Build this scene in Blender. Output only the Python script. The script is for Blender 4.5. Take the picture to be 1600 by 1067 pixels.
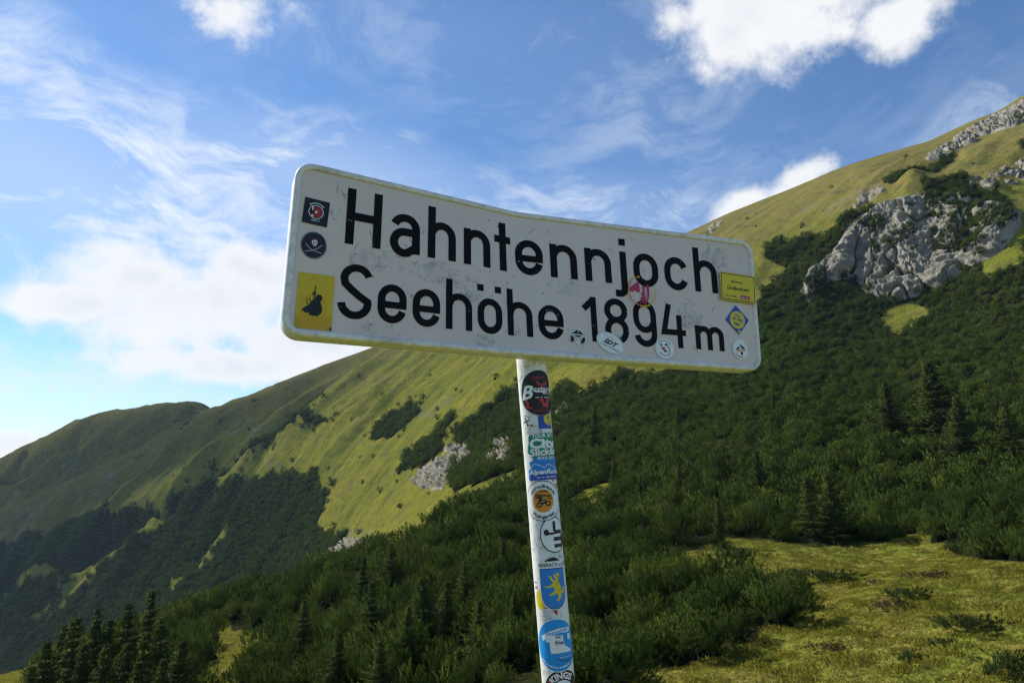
import bpy, bmesh, math, random
import numpy as np
from mathutils import Vector, Matrix
from mathutils.geometry import tessellate_polygon

for o in list(bpy.data.objects):
    bpy.data.objects.remove(o)
SC = bpy.context.scene
COL = SC.collection
RNG = np.random.default_rng(7)
random.seed(7)

# ------------------------------------------------------------------ camera
FPX = 1067.0                       # focal length in photo pixels (24 mm on 36 mm)
TH = math.radians(13.0)
CAM = np.array([0.0, 0.0, 1.65])
RV = np.array([1.0, 0.0, 0.0])
FV = np.array([0.0, math.cos(TH), math.sin(TH)])
UV = np.array([0.0, -math.sin(TH), math.cos(TH)])


def ray(x, y):
    """direction of a photo pixel (1600x1067), unit depth along the lens axis"""
    x = np.asarray(x, float)[..., None]
    y = np.asarray(y, float)[..., None]
    return RV * (x - 800) / FPX + UV * (533.5 - y) / FPX + FV


def proj(P):
    d = np.asarray(P) - CAM
    s = d @ FV
    return np.stack([800 + FPX * (d @ RV) / s, 533.5 - FPX * (d @ UV) / s], -1)


cam_d = bpy.data.cameras.new('camera')
cam_d.lens = 24.0
cam_d.sensor_width = 36.0
cam_d.clip_start = 0.05
cam_d.clip_end = 20000
cam_d.dof.use_dof = False
cam_d.dof.focus_distance = 1.72
cam_d.dof.aperture_fstop = 16.0
cam_o = bpy.data.objects.new('camera', cam_d)
cam_o.location = CAM
cam_o.rotation_euler = (math.radians(90) + TH, 0, 0)
COL.objects.link(cam_o)
SC.camera = cam_o

# ------------------------------------------------------------------ light
SUN_AZ = math.radians(60.0)        # left of the view direction (+Y)
SUN_EL = math.radians(40.0)
SUN_DIR = np.array([-math.sin(SUN_AZ) * math.cos(SUN_EL), math.cos(SUN_AZ) * math.cos(SUN_EL), math.sin(SUN_EL)])
sun_d = bpy.data.lights.new('sun', 'SUN')
sun_d.energy = 4.4
sun_d.angle = math.radians(0.5)
sun_d.color = (1.0, 0.93, 0.80)
sun_o = bpy.data.objects.new('sun', sun_d)
sun_o.rotation_euler = Vector(SUN_DIR).to_track_quat('Z', 'Y').to_euler()
COL.objects.link(sun_o)

SC.view_settings.view_transform = 'Standard'
SC.view_settings.look = 'None'
SC.view_settings.exposure = 0.60
SC.view_settings.gamma = 1.0
SC.view_settings.use_curve_mapping = False

world = bpy.data.worlds.new('World')
SC.world = world
world.use_nodes = True


class NT:
    """small helper for building node trees"""

    def __init__(self, nt):
        self.nt = nt
        nt.nodes.clear()

    def n(self, kind, ins=None, **kw):
        nd = self.nt.nodes.new(kind)
        for k, v in kw.items():
            setattr(nd, k, v)
        for k, v in (ins or {}).items():
            s = nd.inputs[k]
            if isinstance(v, bpy.types.NodeSocket):
                self.nt.links.new(v, s)
            else:
                s.default_value = v
        return nd

    def math(self, op, a, b=None, c=None, clamp=False):
        nd = self.nt.nodes.new('ShaderNodeMath')
        nd.operation = op
        nd.use_clamp = clamp
        for i, v in enumerate((a, b, c)):
            if v is None:
                continue
            if isinstance(v, bpy.types.NodeSocket):
                self.nt.links.new(v, nd.inputs[i])
            else:
                nd.inputs[i].default_value = v
        return nd.outputs[0]

    def smooth(self, v, lo, hi, a=0.0, b=1.0):
        nd = self.n('ShaderNodeMapRange', {'Value': v, 'From Min': lo, 'From Max': hi, 'To Min': a, 'To Max': b},
                    interpolation_type='SMOOTHSTEP')
        return nd.outputs[0]

    def mix(self, f, a, b):
        nd = self.nt.nodes.new('ShaderNodeMix')
        nd.data_type = 'RGBA'
        for s, v in ((nd.inputs[0], f), (nd.inputs[6], a), (nd.inputs[7], b)):
            if isinstance(v, bpy.types.NodeSocket):
                self.nt.links.new(v, s)
            else:
                s.default_value = v if not isinstance(v, tuple) or len(v) == 4 else (*v, 1.0)
        return nd.outputs[2]

    def noise(self, vec, scale, detail=4.0, rough=0.55, dist=0.0, dim='3D'):
        nd = self.n('ShaderNodeTexNoise', {'Scale': scale, 'Detail': detail, 'Roughness': rough, 'Distortion': dist},
                    noise_dimensions=dim)
        if vec is not None:
            self.nt.links.new(vec, nd.inputs['Vector'])
        return nd.outputs[0]

    def mapping(self, vec, loc=(0, 0, 0), rot=(0, 0, 0), scale=(1, 1, 1), kind='POINT'):
        nd = self.n('ShaderNodeMapping', {'Vector': vec, 'Location': loc, 'Rotation': rot, 'Scale': scale},
                    vector_type=kind)
        return nd.outputs[0]


def build_world():
    t = NT(world.node_tree)
    out = t.n('ShaderNodeOutputWorld')
    sky = t.n('ShaderNodeTexSky', sky_type='NISHITA', sun_disc=False, sun_elevation=SUN_EL,
              sun_rotation=-SUN_AZ, altitude=1900.0, air_density=1.0, dust_density=0.25, ozone_density=2.2)
    vec = t.n('ShaderNodeTexCoord').outputs['Generated']

    def blob(px, py, rx, ry, roll=0.0, gain=1.0):
        d = ray(px, py)
        k = 1.0 / np.linalg.norm(d)
        d = d * k
        az = math.atan2(-d[0], d[1])
        el = math.asin(d[2])
        m = Matrix.Rotation(az, 3, 'Z') @ Matrix.Rotation(el, 3, 'X') @ Matrix.Rotation(math.radians(roll), 3, 'Y')
        v = t.mapping(vec, loc=tuple(d), rot=tuple(m.to_euler('XYZ')),
                      scale=(rx / FPX * k, 1.0, ry / FPX * k), kind='TEXTURE')
        ln = t.n('ShaderNodeVectorMath', {0: v}, operation='LENGTH').outputs['Value']
        return t.math('MULTIPLY', t.math('SUBTRACT', 1.0, ln), gain)

    def union(bl):
        r = bl[0]
        for b in bl[1:]:
            r = t.math('SMOOTH_MAX', r, b, 0.12)
        return r

    # heaped clouds: the one behind the sign's left end, the ones at the top edge, the one behind the ridge
    cum = union([blob(315, 470, 225, 112, -4), blob(490, 540, 190, 74), blob(120, 474, 112, 40, -6),
                 blob(360, 572, 210, 40), blob(215, 430, 115, 76), blob(400, 420, 180, 60, 6), blob(0, 695, 90, 30, -8),
                 blob(1190, 20, 165, 105, 12), blob(1330, -40, 260, 78), blob(1420, 25, 90, 66, -15), blob(1140, 50, 80, 52),
                 blob(1250, 282, 84, 34, -24), blob(1165, 326, 60, 32, -15), blob(365, 20, 90, 80, 12, 0.8),
                 blob(470, 25, 70, 40, 20, 0.5)])
    cum = t.math('MAXIMUM', cum, -0.42)     # the rest of the sky keeps a chance of the same clouds
    nb = t.noise(vec, 5.5, 9, 0.62, 0.15)
    nf = t.noise(vec, 21.0, 5, 0.62, 0.0)
    fld = t.math('ADD', cum, t.math('MULTIPLY', t.math('SUBTRACT', nb, 0.5), 1.75))
    fld = t.math('ADD', fld, t.math('MULTIPLY', t.math('SUBTRACT', nf, 0.5), 1.0))
    dcum = t.smooth(fld, 0.02, 0.62)
    # feathery high cloud
    w = t.noise(vec, 2.6, 3, 0.55, 0.0)
    v2 = t.n('ShaderNodeVectorMath', {0: vec, 1: t.n('ShaderNodeVectorMath', {0: w, 1: (0.25, 0.1, 0.35)}, operation='MULTIPLY').outputs[0]},
             operation='ADD').outputs[0]
    v2 = t.mapping(v2, rot=(0.0, math.radians(-14), math.radians(10)), scale=(2.6, 2.2, 9.0))
    c1 = t.noise(v2, 2.0, 10, 0.68, 0.0)
    c2 = t.noise(t.mapping(vec, rot=(0.0, math.radians(38), 0.0), scale=(6.0, 3.0, 14.0)), 2.4, 7, 0.66, 0.0)
    c1 = t.math('ADD', t.math('MULTIPLY', c1, 0.72), t.math('MULTIPLY', c2, 0.28))
    cir = union([blob(120, 300, 520, 230, 8), blob(520, 280, 400, 110, 6, 1.0), blob(0, 90, 320, 130, 20, 0.7),
                 blob(930, 330, 420, 80, 6, 0.5), blob(1000, 160, 330, 190, 20, 0.14), blob(1520, 190, 220, 60, -35, 0.3),
                 blob(60, 640, 440, 110, 4, 1.1), blob(700, 60, 420, 120, 0, 0.12)])
    cir = t.math('MAXIMUM', cir, 0.02)
    dcir = t.math('MULTIPLY', t.smooth(c1, 0.38, 0.72), t.math('MULTIPLY', t.math('POWER', cir, 0.62), 1.45), clamp=True)
    veil = t.math('MULTIPLY', t.math('POWER', cir, 0.8), 0.34, clamp=True)
    dcir = t.math('MAXIMUM', dcir, veil)
    # cloud tops white, thick middles and bottoms a little grey
    shade = t.noise(t.mapping(vec, loc=(0, 0, 0.02)), 8.0, 6, 0.55, 0.2)
    thick = t.smooth(fld, 0.35, 1.1)
    grey = t.math('MULTIPLY', t.smooth(shade, 0.36, 0.66), thick)
    ccol = t.mix(t.math('MULTIPLY', grey, 0.75), (5.5, 5.55, 5.65), (4.2, 4.4, 4.8))
    skyc = t.n('ShaderNodeHueSaturation', {'Saturation': 1.16, 'Value': 1.0, 'Color': sky.outputs[0]}).outputs[0]
    col = t.mix(dcir, skyc, (4.9, 5.3, 5.9))
    col = t.mix(dcum, col, ccol)
    bg = t.n('ShaderNodeBackground', {'Color': col, 'Strength': 0.115})
    t.nt.links.new(bg.outputs[0], out.inputs['Surface'])


build_world()
world.cycles.sampling_method = 'MANUAL'
world.cycles.sample_map_resolution = 512
SC.cycles.max_bounces = 5
SC.cycles.diffuse_bounces = 3
SC.cycles.glossy_bounces = 2
SC.cycles.transmission_bounces = 4
SC.cycles.transparent_max_bounces = 6
SC.cycles.volume_bounces = 0
SC.cycles.use_adaptive_sampling = True
SC.cycles.adaptive_threshold = 0.016
SC.cycles.use_denoising = True
SC.cycles.denoiser = 'OPENIMAGEDENOISE'
SC.cycles.denoising_prefilter = 'ACCURATE'
SC.cycles.denoising_input_passes = 'RGB_ALBEDO_NORMAL'
SC.cycles.filter_width = 1.3

# ------------------------------------------------------------------ helpers
MATS = {}


def new_mat(name):
    m = bpy.data.materials.new(name)
    m.use_nodes = True
    MATS[name] = m
    return m, NT(m.node_tree)


def out_surface(t, sh):
    o = t.n('ShaderNodeOutputMaterial')
    t.nt.links.new(sh, o.inputs['Surface'])


def principled(t, color, rough=0.6, metal=0.0, normal=None, spec=0.3, **kw):
    ins = {'Base Color': color if isinstance(color, bpy.types.NodeSocket) else (*color[:3], 1.0),
           'Roughness': rough, 'Metallic': metal, 'Specular IOR Level': spec}
    if normal is not None:
        ins['Normal'] = normal
    ins.update(kw)
    return t.n('ShaderNodeBsdfPrincipled', ins).outputs[0]


def mesh_obj(name, verts, faces, mats=(), parent=None, link=True, smooth=False, matidx=None):
    me = bpy.data.meshes.new(name)
    me.from_pydata([tuple(v) for v in verts], [], [tuple(int(i) for i in f) for f in faces])
    for m in mats:
        me.materials.append(m)
    if matidx is not None:
        me.polygons.foreach_set('material_index', np.asarray(matidx, np.int32))
    if smooth:
        me.polygons.foreach_set('use_smooth', np.ones(len(me.polygons), bool))
    me.update()
    o = bpy.data.objects.new(name, me)
    if link:
        COL.objects.link(o)
    if parent is not None:
        o.parent = parent
    return o


def grid_mesh(name, P, keep=None, mats=(), smooth=True, parent=None):
    """P: (rows, cols, 3) -> quad mesh, quickly"""
    nr, nc = P.shape[:2]
    idx = np.arange(nr * nc).reshape(nr, nc)
    q = np.stack([idx[:-1, :-1], idx[:-1, 1:], idx[1:, 1:], idx[1:, :-1]], -1)
    if keep is not None:
        q = q[keep]
    q = q.reshape(-1, 4)
    used = np.unique(q)
    remap = np.full(nr * nc, -1, np.int64)
    remap[used] = np.arange(len(used))
    q = remap[q]
    V = P.reshape(-1, 3)[used]
    me = bpy.data.meshes.new(name)
    me.vertices.add(len(V))
    me.vertices.foreach_set('co', V.astype(np.float32).ravel())
    me.loops.add(q.size)
    me.loops.foreach_set('vertex_index', q.astype(np.int32).ravel())
    me.polygons.add(len(q))
    me.polygons.foreach_set('loop_start', (np.arange(len(q)) * 4).astype(np.int32))
    me.polygons.foreach_set('loop_total', np.full(len(q), 4, np.int32))
    if smooth:
        me.polygons.foreach_set('use_smooth', np.ones(len(q), bool))
    for m in mats:
        me.materials.append(m)
    me.update(calc_edges=True)
    o = bpy.data.objects.new(name, me)
    COL.objects.link(o)
    if parent is not None:
        o.parent = parent
    return o, used


def tag(o, label=None, cat=None, group=None, kind=None):
    if label:
        o['label'] = label
    if cat:
        o['category'] = cat
    if group:
        o['group'] = group
    if kind:
        o['kind'] = kind
    return o


def empty(name, loc=(0, 0, 0), rz=0.0):
    o = bpy.data.objects.new(name, None)
    o.empty_display_size = 0.2
    o.location = loc
    o.rotation_euler = (0, 0, rz)
    COL.objects.link(o)
    return o


_pr = np.random.default_rng(3)
_perm = np.concatenate([_pr.permutation(256)] * 3)
_grad = _pr.normal(size=(256, 3))
_grad /= np.linalg.norm(_grad, axis=1)[:, None]


def perlin(p):
    p = np.asarray(p, float)
    sh = p.shape[:-1]
    p = p.reshape(-1, 3)
    i = np.floor(p).astype(np.int64)
    fr = p - i
    i &= 255
    w = fr * fr * fr * (fr * (fr * 6 - 15) + 10)
    res = np.zeros(len(p))
    for dx in (0, 1):
        hx = _perm[i[:, 0] + dx]
        wx = w[:, 0] if dx else 1 - w[:, 0]
        for dy in (0, 1):
            hy = _perm[hx + i[:, 1] + dy]
            wy = w[:, 1] if dy else 1 - w[:, 1]
            for dz in (0, 1):
                g = _grad[_perm[hy + i[:, 2] + dz]]
                wz = w[:, 2] if dz else 1 - w[:, 2]
                res += wx * wy * wz * ((fr - (dx, dy, dz)) * g).sum(1)
    return res.reshape(sh) * 1.6


def fbm(p, octv=4, gain=0.5):
    a, r, t = 1.0, 0.0, 0.0
    p = np.asarray(p, float)
    for k in range(octv):
        r = r + a * perlin(p * (2.03 ** k) + 17.3 * k)
        t += a
        a *= gain
    return r / t


def ridged(p, octv=4, gain=0.5):
    a, r, t = 1.0, 0.0, 0.0
    for k in range(octv):
        r = r + a * (1 - 2 * np.abs(perlin(p * (2.1 ** k) + 9.1 * k)))
        t += a
        a *= gain
    return r / t


def sstep(v, a, b):
    t = np.clip((v - a) / (b - a), 0, 1)
    return t * t * (3 - 2 * t)


def in_poly(x, y, poly):
    poly = np.asarray(poly, float)
    r = np.zeros(x.shape, bool)
    n = len(poly)
    j = n - 1
    for i in range(n):
        xi, yi = poly[i]
        xj, yj = poly[j]
        c = ((yi > y) != (yj > y)) & (x < (xj - xi) * (y - yi) / (yj - yi + 1e-12) + xi)
        r ^= c
        j = i
    return r


def dist_line(x, y, pts):
    pts = np.asarray(pts, float)
    d = np.full(x.shape, 1e9)
    for a, b in zip(pts[:-1], pts[1:]):
        ab = b - a
        tt = np.clip(((x - a[0]) * ab[0] + (y - a[1]) * ab[1]) / (ab @ ab), 0, 1)
        d = np.minimum(d, np.hypot(x - a[0] - tt * ab[0], y - a[1] - tt * ab[1]))
    return d


def pchip_slopes(Y):
    """monotone slopes for unit-spaced samples along axis 0"""
    d = np.diff(Y, axis=0)
    m = np.zeros_like(Y)
    a, b = d[:-1], d[1:]
    ok = a * b > 0
    m[1:-1] = np.where(ok, 2 * a * b / np.where(ok, a + b, 1), 0)
    m[0] = d[0]
    m[-1] = d[-1]
    return m


def pchip_eval(Y, m, t):
    i = np.clip(np.floor(t).astype(int), 0, len(Y) - 2)
    u = (t - i)[:, None]
    h00 = (1 + 2 * u) * (1 - u) ** 2
    h10 = u * (1 - u) ** 2
    h01 = u * u * (3 - 2 * u)
    h11 = u * u * (u - 1)
    return h00 * Y[i] + h10 * m[i] + h01 * Y[i + 1] + h11 * m[i + 1]
# ------------------------------------------------------------------ terrain: lines of the land, (x, y, depth) per line, near to far
CURVES = [
    # 0: under the shoulder of the pass
    [(-700, 1500, 30), (0, 1450, 26), (400, 1450, 24), (800, 1450, 20), (1340, 1450, 16), (2300, 1450, 14)],
    # 1: where the land enters the picture
    [(-700, 1130, 75), (0, 1095, 55), (200, 1092, 48), (430, 1092, 42), (600, 1090, 36), (800, 1090, 30),
     (1080, 1090, 26), (1340, 1090, 24), (1600, 1085, 22), (2300, 1080, 20)],
    # 2: middle of the near ground
    [(-700, 1095, 90), (0, 1070, 66), (200, 1045, 62), (430, 1005, 60), (600, 975, 55), (800, 985, 44),
     (1080, 975, 38), (1340, 958, 38), (1600, 960, 32), (2300, 960, 28)],
    # 3: crest of the wooded knoll (left), far edge of the meadow (right)
    [(-700, 1085, 105), (0, 1057, 85), (100, 1030, 84), (200, 990, 85), (430, 922, 90), (600, 848, 96), (700, 805, 98), (800, 805, 90),
     (950, 858, 70), (1080, 855, 64), (1340, 852, 66), (1450, 830, 66), (1600, 868, 50), (2300, 860, 42)],
    # 4: hollow behind the knoll (left), lower wood (right)
    [(-700, 1120, 170), (0, 1090, 150), (200, 1024, 150), (430, 955, 150), (600, 858, 145), (700, 790, 140), (800, 742, 140),
     (950, 745, 120), (1080, 735, 112), (1340, 705, 112), (1600, 720, 92), (2300, 700, 76)],
    # 5: foot of the long slope (left), foot of the cliff (right)
    [(-700, 1200, 520), (0, 1090, 460), (200, 1010, 400), (430, 935, 330), (600, 835, 250), (700, 740, 250), (800, 655, 250),
     (950, 600, 250), (1080, 570, 250), (1250, 492, 258), (1340, 478, 262), (1450, 480, 245), (1600, 510, 185), (2300, 480, 150)],
    # 6: upper edge of the wood, top of the cliff
    [(-700, 1080, 640), (0, 905, 570), (200, 800, 545), (430, 692, 520), (600, 650, 450), (800, 545, 400),
     (1080, 452, 360), (1250, 385, 318), (1340, 330, 302), (1450, 302, 288), (1600, 328, 245), (2300, 250, 200)],
    # 7: skyline of the long ridge
    [(-700, 1020, 700), (-300, 915, 640), (0, 800, 622), (120, 745, 625), (200, 712, 630), (330, 641, 640), (430, 602, 648), (510, 570, 655), (590, 541, 655),
     (640, 524, 648), (800, 466, 615), (1080, 362, 560), (1140, 334, 548), (1240, 294, 526), (1300, 269, 510), (1340, 254, 500), (1400, 236, 485), (1450, 222, 472),
     (1480, 209, 465), (1520, 190, 455), (1560, 175, 444), (1600, 150, 430), (1640, 128, 415), (2300, -200, 330)],
    # 8: behind that ridge
    [(-700, 1040, 740), (0, 815, 650), (200, 728, 655), (330, 662, 670), (590, 590, 740), (800, 560, 740), (1340, 370, 640), (2300, 0, 460)],
    # 9: skyline of the far hill
    [(-700, 960, 857), (-300, 815, 790), (-100, 757, 760), (-40, 735, 752), (0, 722, 749), (25, 708, 745), (48, 699, 745), (60, 692, 745), (120, 661, 745), (160, 651, 745), (200, 643, 745),
     (250, 632, 745), (290, 627, 745), (312, 628, 745), (326, 637, 744), (345, 665, 738), (430, 690, 980), (800, 640, 950), (1600, 420, 800), (2300, 200, 700)],
    # 10: away behind
    [(-700, 1150, 1500), (0, 1000, 1500), (800, 950, 2200), (1600, 900, 2000), (2300, 800, 1900)],
]
NROW = [4, 60, 80, 60, 90, 110, 110, 8, 50, 4]
XS = np.concatenate([np.arange(-700, -60, 20), np.arange(-60, 1660, 3.2), np.arange(1660, 2301, 20)])
XI = np.arange(-700, 2301, 2.0)


def curve_arr(k):
    c = np.array(CURVES[k], float)
    y = np.interp(XI, c[:, 0], c[:, 1])
    s = np.interp(XI, c[:, 0], np.log(c[:, 2]))
    sig = 6 if k in (7, 9) else 40
    kx = np.arange(-3 * sig, 3 * sig + 1, 2.0)
    kr = np.exp(-0.5 * (kx / sig) ** 2)
    kr /= kr.sum()
    h = len(kr) // 2
    y = np.convolve(np.pad(y, h, 'edge'), kr, 'valid')
    s2 = np.exp(-0.5 * (np.arange(-120, 121, 2.0) / 40) ** 2)
    s2 /= s2.sum()
    s = np.convolve(np.pad(s, len(s2) // 2, 'edge'), s2, 'valid')
    return np.interp(XS, XI, y), np.interp(XS, XI, s)


CY, CS = zip(*[curve_arr(k) for k in range(len(CURVES))])
CY, CS = np.array(CY), np.array(CS)
TT = np.concatenate([np.arange(n) / n + k for k, n in enumerate(NROW)] + [[len(NROW)]])
GY = pchip_eval(CY, pchip_slopes(CY), TT)
GS = np.exp(pchip_eval(CS, pchip_slopes(CS), TT))
GX = np.broadcast_to(XS, GY.shape)
GT = np.broadcast_to(TT[:, None], GY.shape)
GP = CAM + ray(GX, GY) * GS[..., None]

# folds, gullies and bumps (world metres, along the fall line)
cdir = np.array([-0.67, 0.745])
fdir = np.array([-0.745, -0.67])
cc = GP[..., :2] @ cdir
ff = GP[..., :2] @ fdir
zz = np.zeros_like(cc)
far = (1.45 + 0.45 * (1 - sstep(GX, 380, 620)) - 0.45 * sstep(GX, 950, 1250)) * sstep(GT, 4.6, 6.0) * (1 - 0.65 * np.exp(-((GT - 7) / 0.35) ** 2)) * (1 - 0.7 * np.exp(-((GT - 9) / 0.3) ** 2))
warp = 12 * perlin(np.stack([cc / 90, ff / 120, zz], -1))
dz = far * (7.5 * ridged(np.stack([(cc + warp) / 95, ff / 420, zz + 3], -1), 2) +
            4.2 * ridged(np.stack([(cc + warp) / 34, ff / 190, zz + 7], -1), 3))
dz += sstep(GT, 3.6, 5.5) * 1.6 * fbm(GP / 26.0, 4, 0.6)
dz += sstep(GT, 5.0, 6.0) * (0.9 * fbm(GP / 8.0, 4, 0.6) + 1.2 * np.maximum(ridged(GP / np.array([30.0, 30.0, 16.0]), 3) - 0.25, 0))
near = (1 - sstep(GT, 3.0, 4.6))
dz += near * (0.9 * fbm(GP / 13.0, 3, 0.45) + 0.38 * fbm(GP / 2.4, 3, 0.55)) * sstep(GT, 0.8, 1.3)
dz += (1 - near) * (1 - sstep(GT, 5.0, 6.0)) * 1.0 * fbm(GP / 11.0, 3, 0.5)
fade7 = 1 - 0.9 * np.exp(-((GT - 7) / 0.5) ** 2)
GULLY = [  # pixel lines of the gullies (negative) and spurs (positive): points, width px, metres, t range
    ([(590, 546), (545, 585), (500, 625), (455, 668), (400, 705), (330, 752), (260, 797), (180, 845), (90, 905)], 13, -19, (5.2, 7)),
    ([(612, 552), (570, 595), (528, 635), (485, 676), (430, 712), (360, 757), (290, 800)], 13, 8, (5.4, 7)),
    ([(672, 560), (630, 590), (590, 632), (560, 668)], 8, -4.5, (5.6, 7)),
    ([(545, 566), (480, 603), (400, 655), (330, 695), (240, 740), (150, 790), (60, 840)], 13, -12, (5.6, 7)),
    ([(470, 592), (400, 625), (330, 668), (240, 716), (130, 765)], 14, 9, (5.6, 7)),
    ([(420, 612), (350, 655), (270, 700), (180, 742), (90, 782)], 8, -9, (6.0, 7.2)),
    ([(260, 660), (200, 692), (120, 730), (40, 770)], 9, -16, (8, 9)),
    ([(290, 650), (240, 680), (160, 717), (90, 752)], 10, 9, (8, 9)),
    ([(120, 690), (70, 722), (10, 760)], 9, -14, (8, 9)),
    ([(48, 702), (25, 740), (0, 765)], 6, -12, (8, 9)),
    ([(420, 720), (370, 790), (335, 850), (300, 895)], 7, -5, (5, 6.6)),
    ([(230, 835), (160, 880), (95, 940), (40, 985)], 7, -5, (5, 6.6)),
    ([(1430, 300), (1420, 380), (1400, 470)], 26, 7, (4.9, 6.3)),
    ([(1475, 330), (1462, 400), (1450, 460)], 10, -5, (4.9, 6.3)),
    ([(1330, 370), (1320, 440)], 16, 4, (4.9, 6.2)),
    ([(1530, 330), (1500, 400)], 22, -9, (4.9, 6.3)),
    ([(1360, 325), (1260, 392), (1190, 455)], 12, -4, (5.4, 6.6)),
    ([(1500, 262), (1400, 308), (1300, 352)], 10, -3, (6.0, 6.9)),
]
for pts, wid, amp, (ta, tb) in GULLY:
    d = dist_line(GX + 5 * perlin(GP / 30.0), GY, pts)
    m = sstep(GT, ta, ta + 0.3) * (1 - sstep(GT, tb - 0.25, tb))
    dz += amp * np.exp(-(d / wid) ** 2) * m
GP[..., 2] += dz * (0.12 + 0.88 * fade7) if True else 0

# ------------------------------------------------------------------ what covers the land
wa = np.where(GT > 4.4, 1.9, 1.0)
WX = GX + wa * 9 * fbm(np.stack([GX / 30, GY / 30, GT], -1), 5, 0.68)
WY = GY + wa * 6 * fbm(np.stack([GX / 30, GY / 30, GT + 40], -1), 5, 0.68)
WOOD = [  # polygon px, t range
    ([(30, 1130), (45, 1052), (130, 1022), (250, 968), (330, 940), (430, 924), (560, 866), (640, 838), (700, 806), (760, 775), (800, 760), (850, 700), (960, 1130)], 0, 4.4),
    ([(800, 1130), (810, 740), (835, 690), (870, 612), (950, 592), (1010, 588), (1100, 578), (1170, 500), (1200, 455), (1250, 405), (1290, 375),
      (1345, 345), (1370, 345), (1335, 385), (1292, 425), (1275, 455), (1285, 450), (1330, 425), (1355, 438), (1395, 452), (1440, 448), (1480, 432), (1530, 405),
      (1610, 398), (1700, 380), (2300, 320), (2300, 890), (1600, 886), (1520, 872), (1440, 830), (1380, 846), (1290, 854), (1140, 841), (1050, 862),
      (1010, 897), (1110, 912), (1215, 925), (1258, 952), (1150, 1003), (1000, 1048), (930, 1130)], 0, 6.5),
    ([(-700, 1300), (-700, 1010), (0, 958), (60, 925), (110, 907), (235, 838), (260, 815), (330, 774), (400, 770), (470, 787), (512, 802), (500, 842),
      (560, 852), (500, 1000), (0, 1300)], 4, 6.6),
    ([(-300, 1010), (0, 858), (80, 846), (130, 826), (190, 812), (250, 795), (300, 762), (375, 706), (388, 712), (300, 786), (235, 823), (110, 893),
      (60, 910), (0, 944), (-300, 1050)], 5, 7),
    ([(575, 708), (588, 678), (628, 655), (655, 646), (662, 656), (640, 680), (602, 708)], 5, 7),
    ([(668, 697), (688, 680), (708, 676), (712, 684), (690, 702)], 5, 7),
    ([(625, 752), (632, 730), (660, 712), (690, 706), (692, 730), (670, 745), (655, 758)], 5, 7),
    ([(735, 772), (742, 740), (700, 700), (760, 655), (815, 612), (850, 640), (835, 720), (790, 765)], 4.2, 6.8),
    ([(485, 692), (500, 677), (512, 681), (496, 701)], 5, 7),
    ([(698, 742), (718, 712), (746, 716), (744, 758), (712, 768)], 4.4, 6.4), ([(640, 742), (655, 722), (672, 718), (668, 735), (650, 752)], 4.4, 6.4),
    ([(335, 748), (400, 708), (470, 684), (478, 698), (430, 722), (355, 757)], 5, 7),
    ([(340, 790), (420, 770), (500, 760), (520, 790), (440, 800)], 5, 7),
    ([(1372, 306), (1430, 287), (1490, 252), (1503, 256), (1455, 286), (1400, 314)], 5.5, 7),
    ([(1575, 202), (1600, 186), (1640, 185), (1600, 208)], 5.5, 7),
    ([(1196, 425), (1205, 402), (1260, 376), (1290, 372), (1230, 418)], 5.2, 7),
    ([(1560, 425), (1590, 392), (1700, 372), (1640, 432)], 5, 7),
    ([(1588, 250), (1620, 235), (1640, 245), (1600, 262)], 5, 7),
    ([(1348, 356), (1362, 342), (1395, 346), (1378, 364)], 4.9, 6.6),
    ([(1386, 388), (1402, 368), (1432, 356), (1432, 376), (1412, 388)], 4.9, 6.6),
    ([(1262, 452), (1278, 430), (1296, 424), (1290, 446), (1272, 464)], 4.9, 6.6),
    ([(1440, 312), (1500, 300), (1560, 318), (1592, 345), (1548, 382), (1500, 404), (1476, 392), (1490, 352), (1450, 340)], 4.9, 6.6),
    ([(1455, 372), (1475, 362), (1500, 395), (1480, 408)], 4.9, 6.6),
]
CLEAR = [
    ([(340, 950), (364, 950), (360, 984), (425, 976), (398, 1024), (372, 1080), (296, 1080), (330, 1034), (342, 995)], 0, 3.4),
    ([(425, 912), (500, 872), (560, 852), (580, 864), (500, 890), (437, 932)], 2, 3.3),
    ([(1365, 506), (1395, 488), (1440, 482), (1452, 500), (1400, 524)], 4, 6.5),
    ([(1535, 430), (1600, 398), (1600, 424), (1545, 446)], 4, 6.5),
    ([(868, 790), (905, 768), (962, 748), (968, 766), (890, 800)], 3, 6),
    ([(610, 800), (660, 778), (735, 785), (700, 803), (640, 818)], 4, 6),
    ([(320, 880), (345, 845), (358, 846), (335, 880), (300, 905), (270, 930), (262, 926)], 4.6, 6.8),
    ([(70, 965), (110, 925), (140, 905), (150, 912), (110, 950), (75, 975), (30, 1000), (20, 995)], 4.6, 6.8),
    ([(96, 918), (128, 886), (232, 822), (262, 802), (274, 810), (242, 842), (142, 904), (108, 926)], 4.6, 7),
    ([(430, 930), (500, 880), (560, 845), (600, 838), (590, 852), (520, 890), (450, 945)], 4.2, 6),
    ([(890, 602), (945, 575), (990, 575), (955, 600), (905, 625)], 4.6, 6.8),
]
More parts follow.
